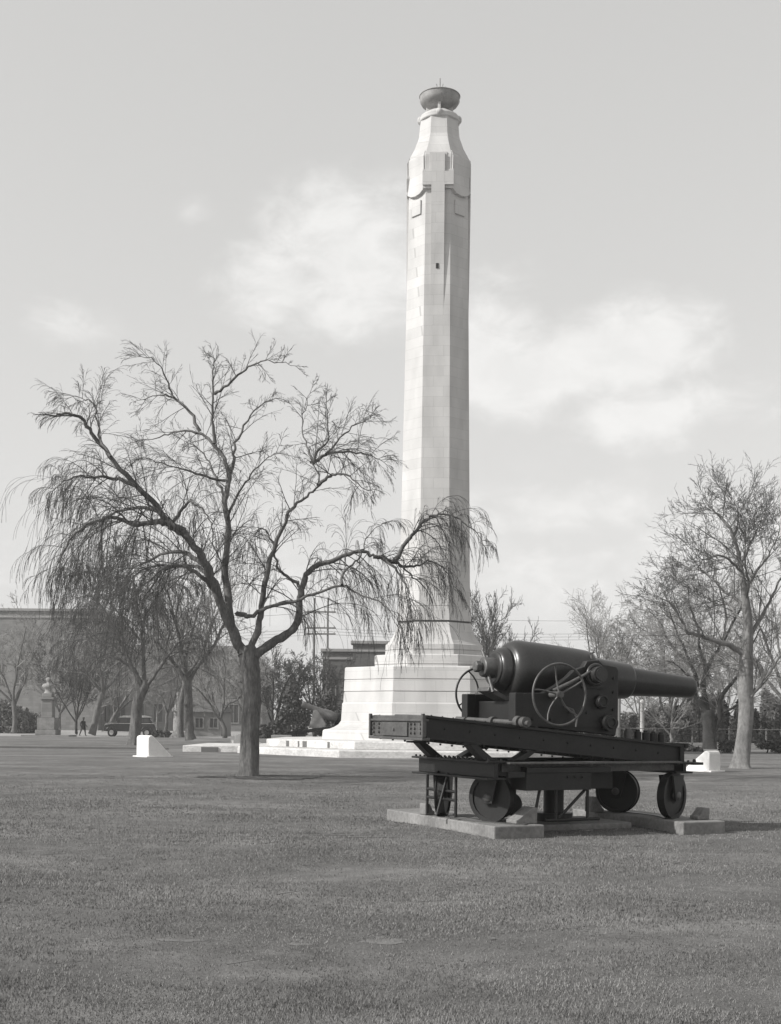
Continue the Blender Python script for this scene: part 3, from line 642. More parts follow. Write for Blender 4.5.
def bare_tree(name, label, px, d, base_z, top_y, x0, x1, seed, P, stems, r, fork, bark, twig, group='bare trees', spread=.55, thick=.6, tr=.009, up=.75, flare=1.25, kind_split=1):
    rg = random.Random(seed); P = dict(P); P['rmin'] = tr
    ground = W(px, 718, d); base = Vector((ground.x, d, base_z)); X0, X1 = W(x0, 650, d).x, W(x1, 650, d).x; ztop = W(px, top_y, d).z
    Ht = ztop-base_z; fk = Ht*fork
    trunkpts = [Vector((0,0,-.15))]; q = Vector((0,0,-.15)); 
    ln = rg.uniform(-.12, .12)
    for i in range(5): q = q+Vector((ln*fk/5+rg.gauss(0,.03), rg.gauss(0,.03), (fk+.15)/5)); trunkpts.append(q.copy())
    out = []
    for k in range(stems):
        a = 2*math.pi*(k+rg.uniform(-.25,.25))/stems+rg.uniform(0,.4); di = Vector((math.cos(a)*spread, math.sin(a)*spread, up))
        st_ = q if stems < 9 else q
        grow(out, rg, st_-Vector((0,0,rg.uniform(0, .15)*fk)), di, Ht*.5*rg.uniform(.85, 1.15), r*.50, 0, P)
    allp = [p for o_ in out for p in o_[0]]
    xs = sorted(p.x for p in allp); zs = sorted(p.z for p in allp); n = len(xs)
    lo, hi, zt = xs[int(n*.01)], xs[int(n*.99)], zs[int(n*.995)]
    sx = (X1-X0)/(hi-lo); off = (X0-base.x)-lo*sx; kz = (Ht-fk*.8)/(zt-fk*.8)
    def T(p):
        t = max(0, min(1, (p.z-fk*.55)/(Ht*.35)))
        z = fk*.8+(p.z-fk*.8)*kz if p.z > fk*.8 else p.z
        s_ = 1+(sx-1)*t
        return base+Vector((p.x*s_+off*t, p.y*max(.6, min(1.3, abs(s_))), max(z, .3)))
    t = thing(name, label, 'tree', base, 0, group)
    mt = MB(); mc = MB()
    tp = [T(p) for p in trunkpts]; rad = [r*flare, r*1.0, r*.93, r*.9, r*.87, r*.80]; mt.tube(tp, r, r, 14, rad)
    for pts, r0, r1, lv in out:
        (mt if lv < kind_split else mc).tube([T(p) for p in pts], r0, r1, 7 if lv == 0 else (4 if lv == 1 else 3))
    for m_, nm, mat in ((mt, 'trunk', bark), (mc, 'crown', twig)):
        m_.v = [tuple(Vector(v)-base) for v in m_.v]; m_.build(nm, mat, t)
    return t

GB = 'bare winter trees round the park'
bt = bare_tree
# left side
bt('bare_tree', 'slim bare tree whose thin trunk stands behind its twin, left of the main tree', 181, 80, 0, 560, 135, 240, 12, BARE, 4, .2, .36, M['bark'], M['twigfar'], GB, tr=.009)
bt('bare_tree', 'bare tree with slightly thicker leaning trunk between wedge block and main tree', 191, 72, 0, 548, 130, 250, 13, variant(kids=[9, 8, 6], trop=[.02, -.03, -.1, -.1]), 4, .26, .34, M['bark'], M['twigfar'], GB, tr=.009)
bt('bushy_tree', 'dark bushy multi-stemmed tree beside the bust monument', 77, 123, -.4, 640, 40, 112, 14, FINE, 6, .14, .16, M['barkdark'], M['twigdark'], GB, .5, tr=.018)
bt('bare_tree', 'bare tree with straight pale trunk right of the walking person', 92, 116, -.42, 615, 50, 150, 15, FINE, 4, .30, .40, M['bark'], M['twigfar'], GB, tr=.014)
bt('young_tree', 'slender pale young tree behind the old car', 158, 108, -.42, 672, 138, 180, 16, BARE, 3, .07, .4, M['barkpale'], M['barkpale'], GB, tr=.012)
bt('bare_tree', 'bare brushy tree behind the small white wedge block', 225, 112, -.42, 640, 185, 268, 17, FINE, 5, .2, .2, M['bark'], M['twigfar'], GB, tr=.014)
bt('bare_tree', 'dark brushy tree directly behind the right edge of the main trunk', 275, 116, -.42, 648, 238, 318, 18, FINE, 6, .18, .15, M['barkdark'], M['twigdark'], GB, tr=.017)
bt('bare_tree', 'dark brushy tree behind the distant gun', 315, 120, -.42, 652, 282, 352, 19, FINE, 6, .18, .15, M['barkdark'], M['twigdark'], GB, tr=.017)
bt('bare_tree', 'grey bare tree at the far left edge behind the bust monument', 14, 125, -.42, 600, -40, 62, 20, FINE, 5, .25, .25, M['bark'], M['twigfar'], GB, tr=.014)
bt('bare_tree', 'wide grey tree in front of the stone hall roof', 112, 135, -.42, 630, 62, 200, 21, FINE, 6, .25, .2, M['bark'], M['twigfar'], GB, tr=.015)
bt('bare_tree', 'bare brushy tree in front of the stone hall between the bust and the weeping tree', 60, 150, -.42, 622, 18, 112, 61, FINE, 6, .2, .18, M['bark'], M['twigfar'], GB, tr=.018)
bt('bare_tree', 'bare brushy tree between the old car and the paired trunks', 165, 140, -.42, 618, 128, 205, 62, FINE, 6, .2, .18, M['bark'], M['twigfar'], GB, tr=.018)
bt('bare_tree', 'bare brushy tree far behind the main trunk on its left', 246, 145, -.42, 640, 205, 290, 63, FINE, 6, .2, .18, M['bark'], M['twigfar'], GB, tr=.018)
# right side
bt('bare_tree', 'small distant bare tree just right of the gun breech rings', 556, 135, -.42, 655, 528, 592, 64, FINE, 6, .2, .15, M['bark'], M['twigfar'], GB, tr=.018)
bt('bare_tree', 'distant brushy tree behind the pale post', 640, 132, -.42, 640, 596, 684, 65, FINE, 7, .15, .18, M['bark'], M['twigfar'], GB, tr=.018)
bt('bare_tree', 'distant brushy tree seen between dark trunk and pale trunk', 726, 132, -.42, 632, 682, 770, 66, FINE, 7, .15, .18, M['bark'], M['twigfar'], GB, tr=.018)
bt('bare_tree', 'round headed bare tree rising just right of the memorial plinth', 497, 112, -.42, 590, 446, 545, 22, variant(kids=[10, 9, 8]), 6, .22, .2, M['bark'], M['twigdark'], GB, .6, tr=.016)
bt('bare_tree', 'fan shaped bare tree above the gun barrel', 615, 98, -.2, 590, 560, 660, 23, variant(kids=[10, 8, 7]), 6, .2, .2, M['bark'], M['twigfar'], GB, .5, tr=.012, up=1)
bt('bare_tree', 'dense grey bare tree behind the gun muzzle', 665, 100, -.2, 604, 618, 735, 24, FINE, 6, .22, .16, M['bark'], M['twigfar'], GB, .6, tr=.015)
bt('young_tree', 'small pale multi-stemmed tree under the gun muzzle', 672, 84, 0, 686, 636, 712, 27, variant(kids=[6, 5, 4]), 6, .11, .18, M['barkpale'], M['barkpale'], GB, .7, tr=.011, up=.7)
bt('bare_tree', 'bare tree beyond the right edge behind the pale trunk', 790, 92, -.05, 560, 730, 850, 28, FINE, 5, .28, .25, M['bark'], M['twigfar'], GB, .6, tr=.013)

# the weeping tree in the foreground: limbs drawn limb by limb, each at its own depth
def catmull(P, k=4):
    out = []; n = len(P)
    for i in range(n-1):
        a, b, c, d = P[max(i-1, 0)], P[i], P[i+1], P[min(i+2, n-1)]
        for j in range(k):
            t = j/k; out.append(.5*((2*b)+(c-a)*t+(2*a-5*b+4*c-d)*t*t+(3*b-a-3*c+d)*t**3))
    out.append(P[-1]); return out
D0 = 34.6
LIMBS = [  # (name, r0, r1, y-offset start, y-offset end, side shoots, shoot length, droop kind, points)
 ('main_left', .17, .035, 0, -1.6, 17, 1.0, 'side', [(244,655),(232,632),(219,600),(208,570),(199,552),(185,534),(170,523),(153,502),(131,482),(110,456),(92,434),(84,421),(75,415),(64,413),(54,416)]),
 ('centre', .15, .02, 0, 1.2, 16, 1.0, 'up', [(243,652),(231,628),(229,605),(225,567),(228,530),(225,501),(229,478),(224,459),(212,443),(199,433),(185,431),(170,434),(149,440)]),
 ('centre_up', .06, .012, .5, .2, 12, .75, 'up', [(214,444),(213,420),(213,395),(214,372),(215,356)]),
 ('centre_right', .07, .014, .7, 1.6, 11, .8, 'up', [(228,484),(234,462),(235,444),(247,420),(262,405),(277,398)]),
 ('up_right', .05, .01, .3, -.8, 11, .55, 'up', [(214,394),(228,384),(242,372),(255,364),(268,361),(282,363),(296,366)]),
 ('up_left', .06, .012, 1.0, 2.0, 11, .8, 'up', [(199,431),(190,412),(174,398),(164,396),(152,396),(140,400)]),
 ('up_left2', .035, .008, 1.4, .6, 9, .7, 'up', [(174,398),(168,383),(160,366),(148,358),(135,357)]),
 ('mid_left', .05, .012, .6, -.8, 10, 1.2, 'side', [(226,480),(210,478),(193,472),(178,468),(162,463),(146,458)]),
 ('left_side', .07, .012, -1.0, -2.4, 16, .9, 'weep', [(134,484),(120,480),(106,478),(92,477),(78,476),(64,482),(52,492)]),
 ('left_top', .045, .01, -1.4, -.2, 12, .75, 'side', [(110,456),(100,440),(98,425),(96,408),(88,400),(76,396),(64,398)]),
 ('left_arch', .12, .02, -.5, -2.0, 22, 1.6, 'weep', [(186,536),(172,526),(160,522),(148,523),(134,525),(120,519),(108,518),(92,523),(76,534),(64,550),(56,568)]),
 ('left_arch2', .08, .015, -.6, 1.4, 20, 1.7, 'weep', [(172,524),(158,512),(142,507),(126,510),(112,514),(98,528),(88,545),(82,562)]),
 ('left_loop', .06, .015, -.3, -1.8, 12, 1.5, 'weep', [(172,524),(180,512),(188,502),(198,506),(206,512),(212,528),(214,548)]),
 ('left_back', .09, .015, 0, 3.4, 18, 1.7, 'weep', [(205,566),(188,555),(170,552),(150,560),(130,572),(118,590)]),
 ('left_front', .08, .015, 0, -3.2, 16, 1.7, 'weep', [(214,590),(196,572),(176,566),(158,572),(146,590),(140,606)]),
 ('limb_up_right', .12, .02, 0, -1.2, 14, 1.1, 'up', [(250,655),(257,632),(261,612),(264,588),(270,562),(277,540),(286,522),(294,506),(307,496),(318,486),(318,474),(313,463)]),
 ('upr_a', .06, .01, -1.2, -.3, 12, .8, 'side', [(313,464),(327,455),(344,452),(361,453),(374,457),(384,463)]),
 ('upr_b', .06, .01, -1.1, -2.2, 12, .8, 'side', [(318,486),(328,478),(338,474),(350,476),(362,487),(374,492)]),
 ('upr_c', .05, .008, -1.2, -1.8, 11, .75, 'up', [(313,464),(316,452),(327,442),(328,420),(326,398)]),
 ('upr_d', .04, .008, -1.2, .4, 10, .7, 'up', [(313,463),(308,450),(302,432),(304,410),(311,388)]),
 ('upr_e', .04, .008, -1.2, -.6, 10, .65, 'up', [(327,454),(338,440),(352,428),(366,420),(374,412)]),
 ('limb_right', .15, .03, 0, 0.6, 18, 1.4, 'arch', [(254,655),(272,643),(290,632),(297,622),(300,603),(302,586),(309,571),(320,565),(331,561),(346,555),(361,551),(373,555),(384,559),(396,563),(408,571),(418,582)]),
 ('right_out', .08, .012, .4, -.6, 17, 1.0, 'weep', [(394,562),(402,550),(408,540),(416,531),(424,522),(434,516),(444,514),(455,517),(466,524),(477,533),(486,546)]),
 ('right_out2', .07, .012, .4, 1.8, 14, 1.0, 'weep', [(373,556),(386,558),(400,566),(414,566),(424,562),(436,563),(448,574),(456,592)]),
 ('right_drop', .05, .01, .3, -.8, 11, 1.2, 'weep', [(384,559),(398,572),(406,588),(410,604),(412,622)]),
 ('right_low', .08, .012, 0, -1.4, 13, 1.1, 'weep', [(236,612),(246,616),(254,615),(272,606),(296,601),(318,592),(342,586),(354,592),(370,598),(384,605),(392,614),(398,628)]),
 ('mid_back', .06, .012, .2, 2.2, 12, 1.2, 'weep', [(302,588),(290,578),(279,570),(274,552),(270,536),(262,529),(256,532),(255,546)]),
 ('riser', .05, .01, -1.0, .5, 8, 1.0, 'weep', [(342,586),(342,576),(350,566),(360,556),(364,544),(374,530),(386,522)]),
 ('top_back', .05, .01, 1.0, 3.0, 13, .8, 'up', [(225,500),(216,478),(206,458),(196,446),(182,440)]),
 ('crown_front', .05, .01, -.2, -2.6, 13, .8, 'up', [(226,520),(236,498),(246,482),(256,468),(268,458),(280,452)]),
]
LIMBS.append(('left_low', .07, .012, .2, 1.6, 16, 1.5, 'weep', [(208,576),(197,567),(179,566),(163,571),(153,586),(140,604),(128,620)]))
PW = {
 'up':   dict(seg=[9, 6, 5], wig=[.04, .03, .025], trop=[-.02, -.03, -.05], taper=[.35, .5, .6], kids=[6, 3], ang=[(18, 48), (16, 42)], lift=[.03, .0], len=[.46, .55]),
 'side': dict(seg=[8, 7, 6], wig=[.035, .03, .02], trop=[-.05, -.09, -.14], taper=[.35, .5, .6], kids=[7, 3.5], ang=[(12, 36), (10, 34)], lift=[.03, .0], len=[.62, .62]),
 'weep': dict(seg=[9, 9, 7], wig=[.035, .025, .02], trop=[-.13, -.20, -.24], taper=[.35, .5, .6], kids=[7.5, 4], ang=[(10, 38), (8, 28)], lift=[.04, -.1], len=[.8, .6]),
 'arch': dict(seg=[9, 9, 6], wig=[.035, .025, .02], trop=[-.12, -.20, -.24], taper=[.35, .5, .6], kids=[6.5, 3.5], ang=[(12, 42), (8, 32)], lift=[.06, -.1], len=[.8, .6]),
 'bare': dict(seg=[6, 5, 4, 3], wig=[.07, .06, .05, .05], trop=[.03, .01, 0, 0], taper=[.4, .4, .5, .6], kids=[5, 5, 3], ang=[(20, 52), (20, 50), (20, 50)], lift=[.1, .05, 0], len=[.68, .6, .6]),
}
from mathutils import noise as mnoise
def traced_tree(name, label, base, D, trunk_px, trunk_r, limbs, seed, tmin, bark, twig, group=None, dens=1.0, ln=1.0, tmax=.05, sides=20):
    rg = random.Random(seed)
    t = thing(name, label, 'tree', (base.x, D, 0), 0, group)
    off = Vector((base.x, D, 0)); trunk = MB(); crown = MB()
    tp = catmull([W(x, y, D) for x, y in trunk_px], 4); n = len(tp)
    tr_ = []
    for i in range(n):
        f = i/(n-1)*(len(trunk_r)-1); a = min(int(f), len(trunk_r)-2); tr_.append(trunk_r[a]+(trunk_r[a+1]-trunk_r[a])*(f-a))
    v0 = len(trunk.v); trunk.tube(tp, .3, .3, sides, tr_)
    for i in range(n):          # uneven, fluted bark
        for j in range(sides):
            k = v0+i*sides+j; v = Vector(trunk.v[k]); c = tp[i]; a = 2*math.pi*j/sides
            q = mnoise.noise(Vector((math.cos(a)*2.2, math.sin(a)*2.2, v.z*.45)))*.16+mnoise.noise(Vector((math.cos(a)*1.0, math.sin(a)*1.0, v.z*1.3+9)))*.12
            q += .20*max(0, 1-i/(n*.25))*math.sin(3*a+1)
            trunk.v[k] = tuple(c+(v-c)*(1+q))
    for (nm, r0, r1, o0, o1, k, sl_, kind, pp) in limbs:
        r0 *= .90; r1 *= .60
        n = len(pp); pts = [W(x, y, D+o0+(o1-o0)*(i/(n-1))) for i, (x, y) in enumerate(pp)]
        pts = catmull(pts, 4); m = len(pts); pts = [p+Vector((rg.gauss(0,.018), rg.gauss(0,.03), rg.gauss(0,.018))) for p in pts]
        rad = [(r0+(r1-r0)*(i/(m-1))**.75)*(1+.07*math.sin(i*2.1+r0*50)+rg.uniform(-.05,.05)) for i in range(m)]
        trunk.tube(pts, r0, r1, 10 if r0 > .09 else 7, rad)
        P = dict(PW[kind]); P['rmin'] = tmin; P['from'] = [.10, .08, .05]
        out = []; dirs = [(pts[i+1]-pts[i]).normalized() for i in range(m-1)]
        k = int(k*dens*1.4)
        for j in range(k):
            tt = .18+.82*(j+rg.random())/k; f = min(m-1.001, tt*(m-1)); i = int(f); q = pts[i].lerp(pts[i+1], f-i); dd = dirs[min(i, m-2)]
            a = R(rg.uniform(24, 78)); pv = perp(dd, rg); c = dd*math.cos(a)+pv*math.sin(a); c.z += .22 if kind != 'weep' else .12
            grow(out, rg, q, c, sl_*ln*rg.uniform(.5, 1.25)*(1.88-1.25*tt), max(tmin*1.9, min(tmax*.5, rad[i]*rg.uniform(.22, .4))), 0, P)
        grow(out, rg, pts[-1], dirs[-1], sl_*ln*.5, rad[-1], 0, P)
        for (q, a0, a1, lv) in out:
            if min(p.z for p in q) < 1.3:
                q = [p for p in q if p.z > 1.3]
                if len(q) < 2: continue
            crown.tube(q, min(a0, tmax if lv == 0 else tmax*.5), max(a1, tmin), 5 if lv == 0 else 3)
    for m_, nm, mat in ((trunk, 'trunk', bark), (crown, 'crown', twig)):
        m_.v = [tuple(Vector(v)-off) for v in m_.v]; m_.build(nm, mat, t)
traced_tree('weeping_tree', 'large bare weeping tree with gnarled dark limbs in the middle of the lawn', tb, D0,
    [(248,783),(248.5,776),(249,764),(249.5,735),(251.5,700),(252,678),(250,664),(248,652),(246,646)], [.44,.31,.265,.245,.24,.24,.26,.25,.20], LIMBS, 77, .0036, M['bark'], M['twig'], tmax=.032)
p = W(134, 745, 70)
traced_tree('weeping_tree', 'smaller weeping tree whose leaning trunk rises right behind the white wedge block on the left', p, 70,
    [(133,748),(134,740),(136,720),(137,706),(141,694),(145,686),(145,680)], [.42,.33,.30,.28,.27,.25,.2], [
    ('l', .17, .03, 0, -1, 14, 2.6, 'weep', [(144,690),(137,676),(130,663),(122,645),(112,625),(102,606),(90,596),(76,598)]),
    ('l2', .10, .03, 0, 2, 13, 2.6, 'weep', [(133,668),(120,660),(106,648),(92,640),(78,640),(66,650)]),
    ('c', .15, .02, 0, 1, 14, 2.4, 'side', [(145,688),(144,668),(143,642),(141,620),(136,598),(132,576),(124,556)]),
    ('c2', .08, .02, .5, 2, 12, 2.4, 'weep', [(142,624),(152,604),(164,588),(176,578),(190,580)]),
    ('r', .14, .02, 0, -1.5, 14, 2.6, 'weep', [(145,686),(153,678),(163,663),(174,648),(186,635),(199,624),(210,622)]),
    ('r2', .08, .02, 0, 1.5, 12, 2.4, 'side', [(164,662),(168,640),(176,616),(182,596),(184,576)]),
    ('f', .08, .02, 0, -3, 12, 2.6, 'weep', [(140,640),(126,622),(112,606),(98,592),(84,580)]),
    ('b', .08, .02, 0, 3, 12, 2.6, 'weep', [(141,622),(128,600),(112,582),(98,572),(84,572)])], 111, .007, M['bark'], M['twig'], GB, 1.0, .85)
p = W(709, 749, 74)
traced_tree('bare_tree', 'big bare tree with dark forking trunk right of the gun muzzle', p, 74,
    [(710,753),(710,746),(709.5,735),(709,725),(708,716),(707,710)], [.50,.42,.39,.38,.38,.30], [
    ('a', .24, .05, 0, -1, 13, 3.0, 'bare', [(708,716),(701,703),(695,694),(697,681),(690,662),(684,648),(676,630),(670,612)]),
    ('b', .24, .05, 0, 1, 14, 3.0, 'bare', [(708,716),(705,700),(703,684),(706,672),(713,657),(722,643),(726,620),(722,598),(716,580)]),
    ('c', .26, .05, 0, -.5, 13, 3.0, 'bare', [(711,732),(717,724),(720,714),(720,700),(726,690),(735,679),(742,668),(750,650),(760,628)]),
    ('d', .14, .04, 0, -1.5, 10, 2.6, 'bare', [(718,716),(725,711),(731,709),(739,704),(746,699),(758,690),(770,676)]),
    ('e', .13, .04, 0, 2, 12, 3.0, 'bare', [(690,662),(678,654),(668,640),(660,622),(650,612)]),
    ('f', .13, .04, 0, -2, 12, 2.8, 'bare', [(706,672),(700,650),(698,628),(690,606),(688,588)]),
    ('g', .12, .04, 0, 3, 12, 2.8, 'bare', [(722,643),(734,622),(744,602),(750,586)]),
    ('h', .10, .03, 0, -2, 10, 2.6, 'bare', [(697,681),(686,674),(676,664),(664,660)])], 125, .007, M['barkdark'], M['twigfar'], GB, .80, .85, .05, 16)
p = W(741, 768, 44.5)
traced_tree('bare_tree', 'tall bare tree with smooth pale grey trunk at the right edge', p, 44.5,
    [(741,772),(741,766),(742,756),(744,735),(746,710),(746,690),(746,665),(747,650),(748,630),(746,605),(743,580)], [.46,.34,.29,.26,.25,.26,.24,.20,.17,.14,.10], [
    ('top', .10, .02, 0, .5, 14, 2.0, 'bare', [(743,584),(740,560),(733,535),(722,518),(711,508),(706,502)]),
    ('t2', .07, .015, 0, -.6, 12, 1.8, 'bare', [(741,565),(750,545),(756,532),(760,518)]),
    ('t3', .05, .015, .2, 1.6, 12, 1.7, 'bare', [(734,538),(738,520),(736,506),(732,496)]),
    ('low', .13, .015, 0, -1.4, 14, 1.9, 'bare', [(747,655),(731,646),(717,641),(697,635),(686,632),(681,620),(674,609),(667,601),(655,596)]),
    ('mid', .08, .015, 0, 1, 14, 1.9, 'bare', [(747,612),(736,598),(722,590),(712,578),(698,570),(684,572)]),
    ('mid2', .07, .015, 0, -1, 13, 1.8, 'bare', [(743,575),(732,562),(718,556),(704,560),(694,552)]),
    ('rt', .10, .02, 0, -.5, 12, 2.0, 'bare', [(747,700),(756,690),(770,672),(784,650),(796,626)]),
    ('rt2', .10, .02, 0, .8, 13, 2.0, 'bare', [(748,640),(760,618),(772,596),(784,570),(792,548)]),
    ('rt3', .08, .02, 0, -.8, 13, 2.0, 'bare', [(744,590),(756,572),(768,556),(780,530)]),
    ('bk', .08, .02, 0, 2.4, 13, 2.0, 'bare', [(748,630),(738,616),(728,604),(716,606),(706,612)]),
    ('bk2', .07, .02, 0, 2.0, 13, 1.9, 'bare', [(747,660),(736,664),(724,660),(712,652),(704,656)]),
    ('fr', .07, .02, 0, -2.4, 12, 1.8, 'bare', [(746,600),(748,580),(744,560),(746,540)])], 126, .0048, M['barkpale'], M['twig'], GB, .62, .74, .032, 16)

# ---------------------------------------------------------------- evergreen shrubs and hedges (leaf clumps)
def foliage(name, label, cat, x0, x1, y0, y1, z0, z1, n, seed, size=.10, group=None, mat=None, lumps=6, rr=0):
    rg = random.Random(seed); m = MB(); cx, cy = (x0+x1)/2, (y0+y1)/2
    ls = [(rg.uniform(x0+(x1-x0)*.08, x1-(x1-x0)*.08), rg.uniform(y0, y1), rg.uniform(z0, z0+(z1-z0)*.65)) for _ in range(lumps)]
    rr = rr or max((x1-x0)/lumps*1.5, .35); vs = []; fs = []
    for i in range(n):
        l = ls[i % lumps]; v = Vector((rg.gauss(0,1), rg.gauss(0,1), rg.gauss(0,1))).normalized()*rg.random()**.33
        p = Vector((l[0]+v.x*rr, l[1]+v.y*min(rr, (y1-y0)/2+.2), l[2]+v.z*(z1-z0)*.38+(z1-z0)*.08))
        if p.z < z0: p.z = z0+rg.random()*.2
        a = Vector((rg.gauss(0,1), rg.gauss(0,1), rg.gauss(0,1))).normalized()*size*rg.uniform(.5, 1.2); b = perp(a.normalized(), rg)*size*rg.uniform(.3, .7)
        m.add([p-a-Vector((cx,cy,0)), p-b-Vector((cx,cy,0)), p+a-Vector((cx,cy,0)), p+b-Vector((cx,cy,0))], [(0,1,2,3)])
    t = thing(name, label, cat, (cx, cy, 0), 0, group); m.build('foliage', mat or M['leaf'], t)
    for l in ls[:5]:
        m2 = MB(); m2.tube([Vector((l[0]-cx, l[1]-cy, z0-.2)), Vector((l[0]-cx+.1, l[1]-cy, (z0+l[2])/2)), Vector((l[0]-cx, l[1]-cy, l[2]))], .05, .02, 5); m2.build('stem', M['barkdark'], t)
    return t
X = lambda px, d: W(px, 735, d).x
foliage('hedge', 'low clipped dark hedge left of the right-hand wedge block', 'hedge', X(672, 68), X(697, 68), 67.5, 68.5, 0, .62, 1500, 31, .09, 'low hedges by the path')
foliage('hedge', 'low clipped dark hedge right of the right-hand wedge block', 'hedge', X(722, 66), X(738, 66), 65.5, 66.5, 0, .62, 900, 32, .09, 'low hedges by the path', lumps=4)
foliage('hedge', 'low clipped dark hedge at the right edge past the pale trunk', 'hedge', X(752, 66), X(800, 66), 65.5, 66.5, 0, .62, 2000, 33, .09, 'low hedges by the path')
G2 = 'dark evergreen shrubs behind the fence'
for i, (a, b, top, lab) in enumerate(((585, 618, 698, 'dark shrub mass behind the rear of the gun carriage'), (612, 652, 712, 'dark shrub mass behind the pale post'), (645, 690, 706, 'dark shrub mass behind the small pale tree'), (686, 728, 694, 'dark shrub mass behind the dark forked trunk'), (722, 768, 700, 'dark shrub mass behind the pale trunk'), (764, 830, 690, 'dark shrub mass at the right edge'))):
    foliage('shrub', lab, 'shrub', X(a, 100), X(b, 100), 99, 102, -.4, W(a, top, 100).z, 9000, 40+i, .2, G2, M['shrub'] if i % 2 else M['leaf'], lumps=16)
foliage('shrub', 'dark rounded shrub left of the old car bonnet', 'shrub', X(146, 98), X(170, 98), 97, 98.5, -.2, .45, 1300, 51, .12)
foliage('shrub', 'dark shrub between the main trunk and the distant gun', 'shrub', X(262, 108), X(288, 108), 107, 109, -.4, W(280, 712, 108).z, 2600, 52, .2)
foliage('shrub', 'dark shrub directly behind the distant gun', 'shrub', X(286, 112), X(345, 112), 111, 114, -.4, W(300, 688, 112).z, 5200, 53, .2, lumps=9)
foliage('shrub', 'dark shrub right of the memorial behind the gun hand wheel', 'shrub', X(470, 105), X(520, 105), 104, 107, -.4, W(500, 640, 105).z, 5000, 54, .2, lumps=9)
foliage('shrub', 'tall dark shrub behind the gun barrel hoop', 'shrub', X(524, 106), X(590, 106), 105, 108, -.4, W(560, 690, 106).z, 5000, 55, .2, lumps=9)

foliage('shrub', 'long grey thicket closing the view behind the fence on the right', 'thicket', X(590, 119), X(850, 119), 117, 121, -.4, W(700, 706, 119).z, 26000, 71, .2, None, M['shrub'], 34, 1.5)
foliage('shrub', 'long grey thicket in front of the stone hall on the left', 'thicket', X(-30, 140), X(38, 140), 138, 142, -.4, W(60, 702, 140).z, 9000, 72, .22, None, M['shrub'], 12, 1.5)
# ---------------------------------------------------------------- fence on the right, posts, pole
fx0, fx1, fy = X(600, 84), X(840, 84), 84
fe = thing('fence', 'low post and wire fence along the park edge on the right', 'fence', (fx0, fy, 0))
nposts = 14
for i in range(nposts):
    x = (fx1-fx0)*i/(nposts-1); m = MB(); m.box(x-.045, x+.045, -.045, .045, -.1, 1.15); m.build('post', M['wood'], fe, .01)
for z in (1.08, .72, .38):
    m = MB(); m.cyl((0, -.05, z), (fx1-fx0, -.05, z), .022 if z > 1 else .010, 6); m.build('rail', M['wood'] if z > 1 else M['wire'], fe)
p = W(642, 740, 90); m = MB(); m.lathe([(-.1, .17), (.3, .16), (2.75, .13), (2.8, .17), (2.95, .17), (3.05, .06)], (0,0,0), (0,0,1), 14); o = m.build('pale_post', M['palewood'], None, 0, (p.x, 90, 0)); tag(o, 'pale upright post seen under the gun muzzle', 'post')
p = W(619, 740, 96); m = MB(); m.lathe([(-.4, .12), (4.6, .09)], (0,0,0), (0,0,1), 12); o = m.build('grey_post', M['wood'], None, 0, (p.x, 96, 0)); tag(o, 'slim grey post left of the pale post below the barrel', 'post')

up_ = thing('power_pole', 'double timber power pole with cross arms above the dark brick building', 'utility pole', (X(320, 150), 150, -.42))
zt = W(320, 598, 150).z+.42
for dx in (-.78, .78): m = MB(); m.cyl((dx,0,0), (dx,0,zt), .16, 10, .10); m.build('pole', M['wood'], up_)
for py in (628, 634, 612):
    z = W(320, py, 150).z+.42; m = MB(); m.box(-1.7, 1.7, -.16, .0, z-.09, z+.09); ca_ = m.build('cross_arm', M['wood'], up_)
    for dx in (-1.5, -.4, .4, 1.5): m = MB(); m.lathe([(0, .05), (.12, .09), (.22, .03)], (dx, -.08, z+.09), (0,0,1), 8); m.build('insulator', M['palewood'], ca_)
for i, (py, y2) in enumerate(((628, 622), (634, 628), (631, 625), (612, 612))):
    a = W(320, py, 150)-Vector((X(320,150), 150, -.42)); m = MB()
    for (xe, pe) in ((820, y2), (-60, py-3)):
        e = W(xe, pe, 168)-Vector((X(320,150), 150, -.42)); pts = [a.lerp(e, t/16)-Vector((0,0,1.1*4*(t/16)*(1-t/16))) for t in range(17)]; m.tube(pts, .02, .02, 4)
    m.build('wire', M['wire'], up_)

